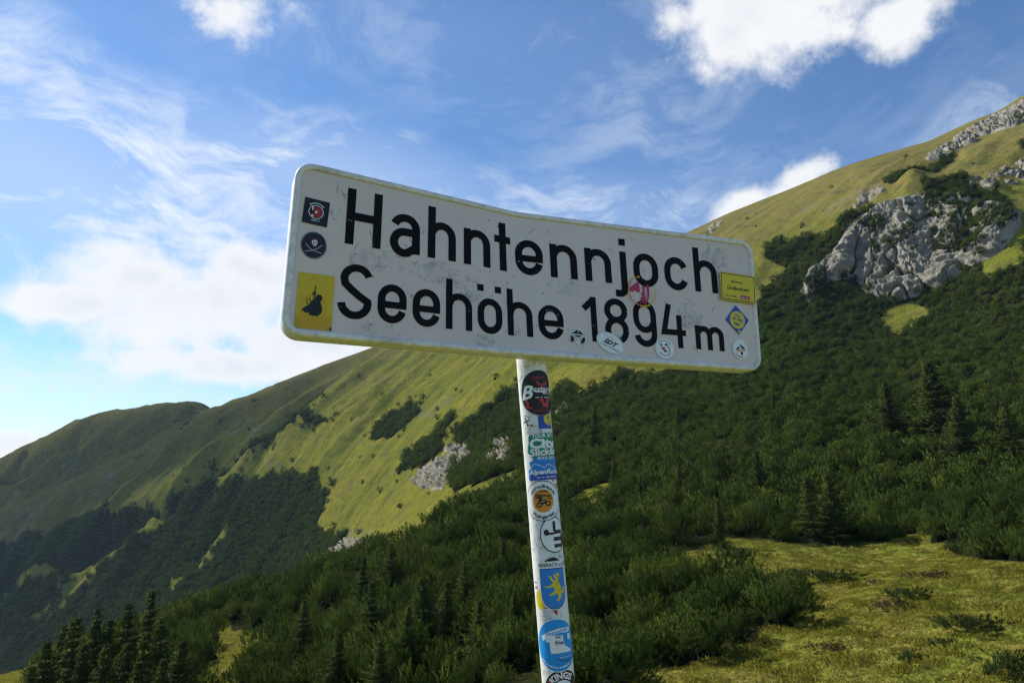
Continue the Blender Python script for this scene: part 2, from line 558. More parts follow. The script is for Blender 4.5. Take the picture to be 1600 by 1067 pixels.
ROCKM = [
    ([(318, 868), (338, 846), (350, 846), (330, 874)], 4.6, 6.8), ([(60, 958), (84, 944), (108, 926), (96, 950), (70, 968)], 4.6, 6.8),
    ([(410, 764), (418, 750), (434, 748), (425, 768)], 5, 6.8), ([(255, 800), (300, 780), (310, 786), (268, 808)], 5, 6.8),
    ([(520, 850), (540, 836), (578, 842), (566, 862)], 3.5, 6), ([(380, 730), (400, 716), (418, 716), (395, 738)], 5, 6.8),
    ([(640, 668), (662, 650), (690, 642), (700, 650), (665, 672)], 5, 7), ([(675, 652), (705, 648), (712, 655), (690, 662)], 5, 7),
    ([(1290, 340), (1340, 318), (1400, 296), (1396, 306), (1330, 336), (1296, 350)], 5.6, 7),
    ([(1235, 350), (1270, 332), (1290, 330), (1260, 350)], 5.6, 7), ([(1085, 372), (1110, 352), (1130, 342), (1110, 366)], 6.2, 7),
    ([(440, 600), (470, 588), (480, 594), (452, 608)], 6, 7), ([(80, 870), (120, 845), (135, 850), (90, 880)], 5, 7),
    ([(420, 660), (400, 690), (380, 700), (400, 672)], 5, 7),
    ([(20, 810), (95, 768), (120, 772), (60, 806), (30, 825)], 5.4, 7.2), ([(130, 782), (172, 752), (182, 758), (150, 785)], 5.4, 7.2), ([(-10, 850), (55, 812), (75, 816), (20, 852)], 5.4, 7.2),
    ([(230, 770), (280, 738), (290, 744), (245, 775)], 5.4, 7.2), ([(350, 690), (395, 655), (402, 662), (365, 695)], 5.4, 7.2), ([(90, 735), (120, 712), (130, 718), (100, 742)], 8, 9),
]
wood = np.zeros(GX.shape)
for poly, ta, tb in WOOD:
    wood = np.maximum(wood, in_poly(WX, WY, poly) & (GT >= ta) & (GT <= tb))
for poly, ta, tb in CLEAR:
    wood = np.where(in_poly(WX, WY, poly) & (GT >= ta) & (GT <= tb), 0, wood)
rockm = np.zeros(GX.shape)
for poly, ta, tb in ROCKM:
    rockm = np.maximum(rockm, in_poly(WX, WY, poly) & (GT >= ta) & (GT <= tb))
wood[(GT < 4.4) & (GX < 45)] = 0


def blur(a, r=1):
    for ax in (0, 1):
        p = np.pad(a, [(r, r) if k == ax else (0, 0) for k in (0, 1)], 'edge')
        a = sum(np.take(p, np.arange(i, i + a.shape[ax]), ax) for i in range(2 * r + 1)) / (2 * r + 1)
    return a


wsoft = blur(blur(wood, 4), 2) + np.where(GX < 640, 1.25, 0.55) * (fbm(GP / 15.0 + 4, 4, 0.65) - 0.06)
wood = np.where(GT > 4.6, sstep(wsoft, 0.34, 0.66) * (wood + 0.55 * (wood < 0.5) * (GX < 640)), wood)
woodb, rockb = blur(wood), blur(rockm)


def m_terrain():
    m, t = new_mat('alpine_turf')
    pos = t.n('ShaderNodeNewGeometry').outputs['Position']
    att = t.n('ShaderNodeAttribute', attribute_name='cover')
    sep = t.n('ShaderNodeSeparateColor', {0: att.outputs['Color']})
    wood_s, rock_s, near_s = sep.outputs[0], sep.outputs[1], sep.outputs[2]
    a = t.noise(pos, 0.035, 3, 0.6, 0.0)
    b = t.noise(pos, 0.30, 5, 0.68, 0.0)
    c = t.noise(pos, 2.6, 5, 0.7, 0.0)
    st = t.noise(t.mapping(pos, rot=(0, 0, math.radians(-42)), scale=(0.02, 0.11, 0.05)), 1.0, 5, 0.62, 0.0)
    g = t.mix(t.smooth(a, 0.38, 0.62), (0.197, 0.205, 0.026), (0.272, 0.245, 0.032))
    g = t.mix(t.smooth(b, 0.42, 0.70), g, (0.130, 0.155, 0.032))
    g = t.mix(t.math('MULTIPLY', t.smooth(st, 0.50, 0.72), 0.62), g, (0.278, 0.214, 0.078))
    g = t.mix(t.math('MULTIPLY', t.smooth(c, 0.48, 0.72), 0.55), g, (0.103, 0.118, 0.042))
    zc = t.n('ShaderNodeSeparateXYZ', {0: pos}).outputs[2]
    dry = t.math('ADD', t.smooth(zc, 30.0, 190.0), t.math('MULTIPLY', t.math('SUBTRACT', a, 0.5), 1.6))
    g = t.mix(t.math('MULTIPLY', t.smooth(dry, 0.25, 1.0), 0.60), g, (0.232, 0.180, 0.074))
    g = t.mix(t.math('MULTIPLY', t.smooth(t.noise(pos, 0.11, 5, 0.7, 0.0), 0.50, 0.66), 0.55), g, (0.095, 0.113, 0.042))
    trk = t.noise(t.mapping(pos, scale=(0.067, 0.066, 1.568)), 1.0, 4, 0.6, 0.0)
    g = t.mix(t.math('MULTIPLY', t.smooth(trk, 0.55, 0.70), 0.5), g, (0.115, 0.107, 0.060))
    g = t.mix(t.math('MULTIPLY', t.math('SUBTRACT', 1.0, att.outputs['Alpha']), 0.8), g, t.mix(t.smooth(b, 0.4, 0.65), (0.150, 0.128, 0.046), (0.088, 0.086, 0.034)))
    # near meadow: drier, browner patches
    nb = t.noise(pos, 0.22, 5, 0.6, 0.8)
    gn = t.mix(t.smooth(nb, 0.42, 0.62), (0.215, 0.236, 0.036), (0.268, 0.236, 0.052))
    gn = t.mix(t.smooth(t.noise(pos, 0.5, 5, 0.65, 0.9), 0.56, 0.70), gn, (0.085, 0.105, 0.022))
    gn = t.mix(t.smooth(t.noise(pos, 0.31, 4, 0.6, 0.6), 0.64, 0.74), gn, (0.130, 0.085, 0.045))
    gn = t.mix(t.math('MULTIPLY', t.smooth(c, 0.46, 0.66), 0.5), gn, (0.055, 0.062, 0.016))
    g = t.mix(near_s, g, gn)
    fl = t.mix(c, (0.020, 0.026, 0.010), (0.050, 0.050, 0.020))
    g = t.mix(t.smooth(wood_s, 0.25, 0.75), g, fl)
    rn = t.noise(pos, 0.6, 8, 0.7, 0.4)
    rc = t.mix(t.smooth(rn, 0.3, 0.7), (0.09, 0.088, 0.075), (0.30, 0.29, 0.265))
    rk = t.math('MULTIPLY', t.smooth(rock_s, 0.1, 0.7), t.smooth(t.noise(t.mapping(pos, rot=(0, 0, math.radians(-42)), scale=(0.16, 0.5, 0.5)), 1.0, 8, 0.78, 0.0), 0.50, 0.60))
    scatter = t.math('MULTIPLY', t.smooth(t.noise(pos, 0.24, 5, 0.72, 0.3), 0.70, 0.735), t.math('SUBTRACT', 1.0, t.math('MAXIMUM', near_s, wood_s)))
    rk = t.math('MAXIMUM', rk, scatter)
    g = t.mix(rk, g, rc)
    h = t.math('ADD', t.math('MULTIPLY', b, 1.6), t.math('MULTIPLY', c, 0.30))
    bump = t.n('ShaderNodeBump', {'Strength': 0.85, 'Distance': 1.3, 'Height': h}).outputs[0]
    out_surface(t, t.n('ShaderNodeBsdfDiffuse', {'Color': g, 'Normal': bump, 'Roughness': 0.4}).outputs[0])
    return m


def m_rock():
    m, t = new_mat('limestone')
    pos = t.n('ShaderNodeNewGeometry').outputs['Position']
    nz = t.n('ShaderNodeSeparateXYZ', {0: t.n('ShaderNodeNewGeometry').outputs['Normal']}).outputs[2]
    a = t.noise(pos, 0.18, 7, 0.68, 0.6)
    b = t.noise(t.mapping(pos, scale=(1, 1, 0.28)), 0.55, 8, 0.7, 0.5)
    c = t.noise(pos, 2.1, 6, 0.7, 0.2)
    col = t.mix(t.smooth(a, 0.32, 0.66), (0.185, 0.17, 0.145), (0.41, 0.385, 0.335))
    col = t.mix(t.smooth(b, 0.54, 0.70), col, (0.12, 0.115, 0.10))
    col = t.mix(t.math('MULTIPLY', t.smooth(c, 0.5, 0.7), 0.4), col, (0.30, 0.27, 0.21))
    turf = t.math('MULTIPLY', t.smooth(nz, 0.62, 0.80), t.smooth(t.noise(pos, 0.5, 5, 0.65), 0.42, 0.56))
    col = t.mix(turf, col, (0.13, 0.13, 0.028))
    h = t.math('ADD', t.math('MULTIPLY', b, 2.2), t.math('MULTIPLY', c, 0.6))
    bump = t.n('ShaderNodeBump', {'Strength': 0.9, 'Distance': 1.0, 'Height': h}).outputs[0]
    out_surface(t, principled(t, col, 0.9, normal=bump, spec=0.15))
    return m


M_TURF, M_ROCK = m_terrain(), m_rock()
keep = np.ones((len(TT) - 1, len(XS) - 1), bool)
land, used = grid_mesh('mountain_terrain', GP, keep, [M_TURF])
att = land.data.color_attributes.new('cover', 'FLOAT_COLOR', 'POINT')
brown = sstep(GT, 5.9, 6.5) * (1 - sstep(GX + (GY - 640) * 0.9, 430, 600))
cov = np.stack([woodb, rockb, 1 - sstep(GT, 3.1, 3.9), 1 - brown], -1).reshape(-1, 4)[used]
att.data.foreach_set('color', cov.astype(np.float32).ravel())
tag(land, kind='structure')

# ground of the pass itself: round the pole, and away behind the camera
an = np.linspace(0, 2 * math.pi, 145)
rr = np.array([0.0, 0.6, 1.2, 1.8, 2.4, 3.0, 3.6, 4.2, 4.6, 5.2, 6, 7, 8, 9.5, 11, 13, 15, 18, 21, 25, 32, 45, 80, 200, 500, 1000, 1700])
zz0 = np.where(rr < 4.4, 0, -(rr - 4.4) * 0.36)
zz0 = np.where(rr > 25, -7.42 - (rr - 25) * 0.62, zz0)
zz0 = np.maximum(zz0, -190)
G0 = np.zeros((len(rr), len(an), 3))
G0[..., 0] = rr[:, None] * np.sin(an)
G0[..., 1] = rr[:, None] * np.cos(an)
back = sstep(-np.cos(an), -0.55, 0.1)[None, :]
zb = np.where(rr < 4.4, 0, -(rr - 4.4) * 0.012)
G0[..., 2] = zz0[:, None] * (1 - back) + zb[:, None] * back
G0[..., 2] += 0.10 * fbm(G0 / 1.7, 3) * sstep(rr, 0.5, 1.5)[:, None] * (rr < 60)[:, None]
G0[:, -1] = G0[:, 0]
gnd, used0 = grid_mesh('ground', G0, None, [M_TURF])
at0 = gnd.data.color_attributes.new('cover', 'FLOAT_COLOR', 'POINT')
at0.data.foreach_set('color', np.tile(np.array([0, 0, 1, 1], np.float32), len(used0)))
tag(gnd, kind='structure')


def col_at(x):
    return float(np.interp(x, XS, np.arange(len(XS))))


def ground_xs(x, s):
    """terrain point under photo column x at depth s"""
    c = col_at(x)
    c0 = min(int(c), len(XS) - 2)
    w = c - c0
    Sc = GS[:, c0] * (1 - w) + GS[:, c0 + 1] * w
    r = float(np.interp(s, Sc, np.arange(len(Sc))))
    r0 = min(int(r), len(TT) - 2)
    u = r - r0
    a = GP[r0, c0] * (1 - w) + GP[r0, c0 + 1] * w
    b = GP[r0 + 1, c0] * (1 - w) + GP[r0 + 1, c0 + 1] * w
    return a * (1 - u) + b * u


def ground_xy(x, y, ta=0.9, tb=7.0):
    """terrain point seen at photo pixel (x, y) between two lines of the land"""
    c0 = int(round(col_at(x)))
    yy = proj(GP[:, c0])[:, 1]
    ok = np.where((TT >= ta) & (TT <= tb))[0]
    i = ok[np.argmin(np.abs(yy[ok] - y))]
    return GP[i, c0]


# ------------------------------------------------------------------ rock: the cliff and the outcrops, real relief on the slope
def interp_grid(A, r, c):
    r0 = np.clip(np.floor(r).astype(int), 0, A.shape[0] - 2)
    c0 = np.clip(np.floor(c).astype(int), 0, A.shape[1] - 2)
    u, w = (r - r0), (c - c0)
    if A.ndim == 3:
        u, w = u[..., None], w[..., None]
    return (A[r0, c0] * (1 - u) + A[r0 + 1, c0] * u) * (1 - w) + (A[r0, c0 + 1] * (1 - u) + A[r0 + 1, c0 + 1] * u) * w


def rock_patch(name, label, poly, ta, tb, amp, size, step=1.3, rows=150, lean=0.35, feather=7.0, frag=None):
    poly = np.asarray(poly, float)
    x0, x1 = poly[:, 0].min() - 10, poly[:, 0].max() + 10
    xs = np.arange(x0, x1, step)
    ts = np.linspace(ta, tb, rows)
    X, T = np.meshgrid(xs, ts)
    ci = np.interp(X, XS, np.arange(len(XS)))
    ri = np.interp(T, TT, np.arange(len(TT)))
    P = interp_grid(GP, ri, ci)
    px = proj(P)
    wx = px[..., 0] + 7 * fbm(P / (size * 1.6), 4, 0.6)
    wy = px[..., 1] + 5 * fbm(P / (size * 1.6) + 30, 4, 0.6)
    ins = in_poly(wx, wy, poly)
    d = dist_line(wx, wy, np.vstack([poly, poly[:1]]))
    m = np.where(ins, sstep(d, 0, feather), -sstep(d, 0, 4))
    if frag is not None:
        m = np.minimum(m, 2 * sstep(fbm(P * np.array([1, 1, 0.7]) / (size * 0.75) + 5, 4, 0.6), frag - 0.14, frag + 0.16) - 1)
    du = np.gradient(P, axis=0)
    dv = np.gradient(P, axis=1)
    n = np.cross(dv, du)
    n /= np.linalg.norm(n, axis=-1)[..., None] + 1e-9
    n = blur(n[..., 0], 6)[..., None] * (1, 0, 0) + blur(n[..., 1], 6)[..., None] * (0, 1, 0) + blur(n[..., 2], 6)[..., None] * (0, 0, 1)
    n[..., 2] *= (1 - lean)
    n /= np.linalg.norm(n, axis=-1)[..., None] + 1e-9
    q = P * np.array([1, 1, 0.42]) / size
    h = 0.45 + 0.6 * ridged(q, 6, 0.62) + 0.35 * fbm(P * np.array([1, 1, 0.5]) / (size * 0.3), 5, 0.65)
    blocks = np.floor(3 * (fbm(P * np.array([1, 1, 0.6]) / (size * 0.5), 3) + 1)) / 3 - 1
    h = h + 0.14 * blocks
    wst = (P @ np.array([0.25, 0.12, 1.0])) / (size * 0.30) + 1.2 * fbm(P / (size * 1.2) + 11, 3)
    h = h + 0.13 * (np.abs(wst - np.floor(wst) - 0.5) * 2 - 0.5)
    crk = perlin(np.stack([(P[..., :2] @ cdir) / (size * 0.62), (P[..., :2] @ fdir) / (size * 0.9), P[..., 2] / (size * 3.0)], -1))
    h = h - 0.5 * np.exp(-(crk / 0.05) ** 2)
    D = np.where(m > 0, m * (0.25 + np.maximum(h - 0.25, -0.1) * amp), m * amp * 0.35)
    P2 = P + n * D[..., None]
    fm = (m[:-1, :-1] > -0.75) | (m[1:, 1:] > -0.75)
    o, _ = grid_mesh(name, P2, fm, [M_ROCK], smooth=False)
    tag(o, label, 'rock')
    return P2, px, m


CLIFF = [(1250, 458), (1262, 420), (1298, 396), (1328, 352), (1368, 318), (1420, 302), (1500, 299), (1548, 308), (1594, 330), (1600, 352), (1562, 396),
         (1505, 420), (1480, 450), (1422, 468), (1395, 474), (1352, 456), (1340, 436), (1296, 440), (1264, 474)]
CL_P, CL_X, CL_M = rock_patch('rock_cliff', 'large pale grey limestone cliff with green shrubs on the right hand slope', CLIFF, 4.7, 6.4, 6.5, 12.0, 0.9, 300, lean=0.55, feather=12.0, frag=-0.60)
OUT = [
    ('broken grey rock band climbing the ridge line at the far right', [(1440, 250), (1480, 222), (1530, 194), (1562, 178), (1600, 156), (1625, 150), (1620, 190), (1560, 205), (1520, 224), (1468, 252)], 6.2, 6.99, 4.0, 8.0),
    ('grey rock ledge below the ridge band at right edge, above the big cliff', [(1498, 288), (1556, 264), (1600, 250), (1640, 240), (1636, 268), (1550, 300)], 5.9, 6.7, 3.0, 7.0),
    ('pale rock ledge in the grass directly left of the top of the big cliff', [(1330, 322), (1352, 300), (1380, 290), (1388, 298), (1360, 316), (1340, 330)], 5.8, 6.8, 2.2, 6.0),
    ('broken pale outcrop below grassy slope, left of the sign pole', [(638, 748), (672, 724), (700, 700), (708, 690), (736, 693), (738, 714), (708, 736), (694, 764), (662, 766)], 4.6, 6.2, 3.6, 6.0),
    ('tall pale outcrop among the shrubs just left of the sign pole', [(762, 722), (772, 692), (800, 680), (808, 700), (802, 722), (782, 738)], 4.4, 6.2, 3.4, 5.0),
    ('narrow pale rock standing just right of the sign pole', [(862, 672), (868, 648), (880, 628), (894, 628), (888, 650), (878, 676)], 4.4, 6.2, 3.2, 4.5),
    ('low grey rock step at the foot of the meadow slope, lower left of centre', [(505, 858), (538, 838), (580, 842), (574, 862), (540, 868)], 4.3, 5.8, 2.2, 4.5),
    ('small white rock in the wood under the sign board, right of the pole', [(992, 604), (998, 592), (1010, 588), (1016, 600), (1006, 608)], 4.6, 6.2, 2.6, 4.0),
    ('sloping grey slab on the grass just below the sign board, left of the pole', [(1092, 372), (1112, 350), (1132, 340), (1124, 356), (1104, 372)], 6.1, 6.9, 1.6, 5.0),
]
OUT[8] = ('pale rocks in the grass on the ridge just above the sign board at right', *OUT[8][1:])
for lb, poly, ta, tb, amp, size in OUT:
    rock_patch('rock_outcrop', lb, poly, ta, tb, amp, size, 1.2, 140, feather=4.0, frag=-0.02)
# ------------------------------------------------------------------ plants
def m_leaf(name, dark, light, tip, trans=0.25, var_scale=0.05, sheen=0.5):
    m, t = new_mat(name)
    pos = t.n('ShaderNodeNewGeometry').outputs['Position']
    rnd = t.n('ShaderNodeObjectInfo').outputs['Random']
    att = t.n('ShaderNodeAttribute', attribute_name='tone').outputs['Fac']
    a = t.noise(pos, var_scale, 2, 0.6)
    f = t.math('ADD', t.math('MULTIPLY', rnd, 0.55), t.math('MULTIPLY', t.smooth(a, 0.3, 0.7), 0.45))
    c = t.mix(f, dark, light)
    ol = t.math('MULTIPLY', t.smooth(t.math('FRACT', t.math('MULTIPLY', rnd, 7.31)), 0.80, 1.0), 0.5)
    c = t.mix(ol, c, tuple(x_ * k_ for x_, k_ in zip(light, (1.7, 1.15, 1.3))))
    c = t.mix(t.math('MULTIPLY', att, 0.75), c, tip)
    fm = t.n('ShaderNodeAttribute', attribute_name='form').outputs['Vector']
    fm = t.n('ShaderNodeVectorTransform', {0: fm}, vector_type='NORMAL', convert_from='OBJECT', convert_to='WORLD').outputs[0]
    gn = t.n('ShaderNodeNewGeometry').outputs['Normal']
    nn = t.n('ShaderNodeVectorMath', {0: t.n('ShaderNodeVectorMath', {0: gn, 1: (0.55, 0.55, 0.55)}, operation='MULTIPLY').outputs[0], 1: fm}, operation='ADD').outputs[0]
    nn = t.n('ShaderNodeVectorMath', {0: nn}, operation='NORMALIZE').outputs[0]
    d = t.n('ShaderNodeBsdfDiffuse', {'Color': c, 'Normal': nn}).outputs[0]
    tr = t.n('ShaderNodeBsdfTranslucent', {'Color': c}).outputs[0]
    mx = t.n('ShaderNodeMixShader', {0: trans, 1: d, 2: tr}).outputs[0]
    out_surface(t, mx)
    return m


M_PINE = m_leaf('dwarf_pine_needles', (0.011, 0.030, 0.008), (0.062, 0.100, 0.018), (0.145, 0.185, 0.034), 0.20)
M_SPRUCE = m_leaf('spruce_needles', (0.018, 0.036, 0.013), (0.042, 0.064, 0.018), (0.110, 0.130, 0.034), 0.20)
M_BROAD = m_leaf('light_green_leaves', (0.055, 0.095, 0.014), (0.10, 0.14, 0.02), (0.14, 0.16, 0.03), 0.35)
M_JUN = m_leaf('juniper_needles', (0.024, 0.046, 0.012), (0.045, 0.066, 0.018), (0.085, 0.088, 0.028))
M_HEATH = m_leaf('dry_heather', (0.060, 0.045, 0.022), (0.10, 0.07, 0.035), (0.12, 0.09, 0.04), 0.15)
M_GRASS = m_leaf('meadow_grass', (0.150, 0.182, 0.018), (0.250, 0.240, 0.034), (0.33, 0.285, 0.065), 0.40, 0.35)
m, t = new_mat('bark')
bn = t.noise(t.mapping(t.n('ShaderNodeTexCoord').outputs['Object'], scale=(9, 9, 2)), 2.0, 5, 0.65)
out_surface(t, principled(t, t.mix(bn, (0.05, 0.035, 0.025), (0.14, 0.11, 0.09)), 0.9, spec=0.1))
M_BARK = m


m, t = new_mat('shaded_core')
out_surface(t, t.n('ShaderNodeBsdfDiffuse', {'Color': (0.012, 0.014, 0.007, 1)}).outputs[0])  # near-black inner dome: shade inside the shrub put into its colour
M_CORE = m


class MB:
    """collects triangles with a tone per vertex"""

    def __init__(self):
        self.v, self.f, self.t, self.mi = [], [], [], []

    def tri(self, a, b, c, ta=0.0, tb=0.0, tc=0.0, mi=0):
        i = len(self.v)
        self.v += [a, b, c]
        self.t += [ta, tb, tc]
        self.f.append((i, i + 1, i + 2))
        self.mi.append(mi)

    def blade(self, base, d, ln, wd, side, t0=0.0, t1=1.0, mi=0):
        tip = base + d * ln
        mid = base + d * (ln * 0.35)
        i = len(self.v)
        self.v += [base, mid + side * wd * 0.5, tip, mid - side * wd * 0.5]
        tm = t0 + (t1 - t0) * 0.35
        self.t += [t0, tm, t1, tm]
        self.f += [(i, i + 1, i + 2, i + 3)]
        self.mi.append(mi)

    def tube(self, pts, rad, n=6, mi=0, tone=0.0):
        base = len(self.v)
        for p, r in zip(pts, rad):
            for k in range(n):
                a = 2 * math.pi * k / n
                self.v.append(np.array([p[0] + r * math.cos(a), p[1] + r * math.sin(a), p[2]]))
                self.t.append(tone)
        for j in range(len(pts) - 1):
            for k in range(n):
                a, b = base + j * n + k, base + j * n + (k + 1) % n
                self.f.append((a, b, b + n, a + n))
                self.mi.append(mi)

    def dome(self, R, H, n=9, rows=4, mi=0, rng=None, z0=-0.2):
        base = len(self.v)
        for j in range(rows + 1):
            e = j / rows * math.pi / 2
            for k in range(n):
                a = 2 * math.pi * k / n
                r = R * math.cos(e) * (1 + 0.18 * (rng.random() - 0.5))
                self.v.append(np.array([r * math.cos(a), r * math.sin(a), z0 + H * math.sin(e)]))
                self.t.append(0.0)
        for j in range(rows):
            for k in range(n):
                a, b = base + j * n + k, base + j * n + (k + 1) % n
                self.f.append((a, b, b + n, a + n))
                self.mi.append(mi)

    def mesh(self, name, mats):
        me = bpy.data.meshes.new(name)
        me.from_pydata([tuple(p) for p in self.v], [], self.f)
        for m_ in mats:
            me.materials.append(m_)
        me.polygons.foreach_set('material_index', np.array(self.mi, np.int32))
        V_ = np.array(self.v)
        cz = V_[:, 2].max()
        if cz > 4:
            fv = V_ * np.array([1, 1, 0.0]) + np.array([0, 0, 0.25])
        else:
            fv = (V_ - np.array([0, 0, cz * 0.25])) * np.array([1.0, 1.0, 1.25])
        fv /= np.linalg.norm(fv, axis=1)[:, None] + 1e-6
        a = me.attributes.new('form', 'FLOAT_VECTOR', 'POINT')
        a.data.foreach_set('vector', fv.astype(np.float32).ravel())
        a = me.attributes.new('tone', 'FLOAT', 'POINT')
        a.data.foreach_set('value', np.array(self.t, np.float32))
        me.update()
        return me


def unit(v):
    return v / (np.linalg.norm(v) + 1e-9)


def pine_shrub(seed, n, nb, bl, bw, mats, R=1.35, H=2.0, tuft=0.36):
    """dwarf mountain pine: many upright shoots bristling with needles over a dark heart"""
    r = np.random.default_rng(seed)
    mb = MB()
    lob = [(r.uniform(0, 6.28), r.uniform(0.25, 0.75) * R, r.uniform(0.45, 0.75) * R, r.uniform(0.65, 1.1) * H) for _ in range(6)]
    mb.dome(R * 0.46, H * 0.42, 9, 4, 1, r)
    for _ in range(n):
        la, ld, lr, lh = lob[r.integers(len(lob))]
        th, q = r.uniform(0, 6.28), math.sqrt(r.random())
        px, py = ld * math.cos(la) + lr * q * math.cos(th), ld * math.sin(la) + lr * q * math.sin(th)
        hz = lh * math.sqrt(max(1 - q * q, 0.0)) * r.uniform(0.72, 1.0) + 0.08
        out = np.array([px, py, 0.0]) / R
        ax = unit(np.array([0, 0, 1.0]) + out * 0.60 + r.normal(size=3) * 0.24)
        ln = tuft * r.uniform(0.7, 1.3)
        base = np.array([px, py, max(hz - ln * 0.5, 0.02)])
        s1 = unit(np.cross(ax, r.normal(size=3)))
        s2 = np.cross(ax, s1)
        for k in range(nb):
            f = (k + r.random()) / nb
            a = k * 2.4 + r.uniform(0, 0.8)
            o = s1 * math.cos(a) + s2 * math.sin(a)
            d = unit(o * (0.95 - 0.60 * f) + ax * (0.60 + 0.55 * f))
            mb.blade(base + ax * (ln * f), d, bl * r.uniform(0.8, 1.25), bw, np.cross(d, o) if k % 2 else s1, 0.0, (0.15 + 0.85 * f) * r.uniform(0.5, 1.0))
    return mb.mesh('dwarf_pine', list(mats) + [M_CORE])


def spruce(seed, H=8.0, nl=26, full=0.21):
    r = np.random.default_rng(seed)
    tr, cr = MB(), MB()
    lean = r.normal(size=2) * 0.012
    cen = lambda z: np.array([lean[0] * z, lean[1] * z, z])
    zs = np.linspace(-0.6, H, 9)
    tr.tube([cen(z) for z in zs], [0.16 * (1 - max(z, 0) / H) ** 0.8 + 0.012 for z in zs], 7)
    for i in range(nl):
        h = 0.03 + 0.95 * (i + r.uniform(-0.3, 0.3)) / nl
        if h > 0.985 or h < 0.01:
            continue
        L0 = (full * H * (1 - h) ** 0.90 + 0.05) * r.uniform(0.72, 1.12)
        nb = 8 if h < 0.75 else 6
        ph = r.uniform(0, 6.28)
        for b in range(nb):
            a = ph + b * 6.283 / nb + r.uniform(-0.3, 0.3)
            L = L0 * r.uniform(0.45, 1.22)
            o = np.array([math.cos(a), math.sin(a), 0.0])
            sd = np.array([-math.sin(a), math.cos(a), 0.0])
            sl = 0.35 * h - 0.40 * (1 - h) + r.uniform(-0.10, 0.10)
            p0 = cen(h * H)
            ns = max(3, int(L / 0.22))
            for k in range(ns):
                f = (k + 0.6) / ns
                p = p0 + o * (L * f) + np.array([0, 0, sl * L * f + 0.22 * L * f * f])
                tl = (0.40 * L * (1 - 0.65 * f) + 0.10) * r.uniform(0.8, 1.2)
                for s in (-1, 1):
                    d = unit(o * 0.75 + sd * s * r.uniform(0.6, 1.0) + np.array([0, 0, r.uniform(-0.42, 0.05)]))
                    hs_ = unit(np.cross(d, [0, 0, 1.0]))
                    ro = r.uniform(-1.1, 1.1)
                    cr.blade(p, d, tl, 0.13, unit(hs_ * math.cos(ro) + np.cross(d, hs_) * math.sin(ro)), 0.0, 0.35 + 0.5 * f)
                cr.blade(p, unit(o * 0.6 + np.array([0, 0, -0.7 + r.uniform(-0.2, 0.3)])), 0.30 + tl * 0.45, 0.15, unit(sd + r.normal(size=3) * 0.4), 0.1, 0.45)
            cr.blade(p0 + o * L * 0.7 + np.array([0, 0, sl * L * 0.7 + 0.1 * L]), unit(o + np.array([0, 0, sl + 0.3])), L * 0.36 + 0.1, 0.12, sd, 0.2, 0.8)
    for k in range(8):
        a = r.uniform(0, 6.28)
        d = unit(np.array([0.35 * math.cos(a), 0.35 * math.sin(a), 1.0]))
        cr.blade(cen(H * 0.975), d, 0.34, 0.07, unit(np.cross(d, [1, 0.2, 0])), 0.2, 0.7)
    return tr.mesh('trunk', [M_BARK]), cr.mesh('crown', [M_SPRUCE])


def leafy(seed, n=620, R=1.2, H=2.0, leaf=0.16, mats=None):
    r = np.random.default_rng(seed)
    mb = MB()
    for k in range(5):
        a = r.uniform(0, 6.28)
        mb.tube([np.array([0.05 * math.cos(a), 0.05 * math.sin(a), -0.2]), np.array([0.4 * R * math.cos(a), 0.4 * R * math.sin(a), H * 0.6])], [0.035, 0.012], 5, 1)
    lob = [(r.normal() * 0.35 * R, r.normal() * 0.35 * R, r.uniform(0.4, 0.8) * H, r.uniform(0.35, 0.6) * R) for _ in range(7)]
    for _ in range(n):
        x, y, z, q = lob[r.integers(7)]
        v = unit(r.normal(size=3)) * q * r.random() ** 0.4
        p = np.array([x, y, z]) + v * (1, 1, 0.85)
        d = unit(v + r.normal(size=3) * 0.6 * q)
        mb.blade(p, d, leaf * r.uniform(0.7, 1.3), leaf * 0.75, unit(np.cross(d, r.normal(size=3))), 0.0, r.random())
    return mb.mesh('bush', mats or [M_BROAD, M_BARK])


NEAR_PINES = [pine_shrub(50 + i, 165, 13, 0.17, 0.055, [M_PINE], tuft=0.40) for i in range(5)]
FAR_PINES = [pine_shrub(80 + i, 58, 6, 0.40, 0.13, [M_PINE], tuft=0.55, H=2.0) for i in range(5)]
SPRUCES = [spruce(20 + i, 8.0, 24 + 2 * (i % 2), 0.265 + 0.02 * (i % 3)) for i in range(4)]
BUSHES = [leafy(30 + i) for i in range(3)]
JUNIPER = [pine_shrub(130 + i, 150, 7, 0.22, 0.06, [M_JUN], R=1.3, H=0.8, tuft=0.22) for i in range(2)]
HEATH = pine_shrub(140, 130, 6, 0.16, 0.05, [M_HEATH], R=1.2, H=0.55, tuft=0.16)


def link_copy(me, name, loc, scale, rz, parent=None, tilt=(0, 0)):
    o = bpy.data.objects.new(name, me)
    COL.objects.link(o)
    o.location = tuple(loc)
    o.scale = scale if isinstance(scale, tuple) else (scale,) * 3
    o.rotation_euler = (tilt[0], tilt[1], rz)
    o.parent = parent
    return o


ORD = 'first second third fourth fifth sixth seventh eighth ninth tenth eleventh twelfth thirteenth fourteenth fifteenth sixteenth'.split()


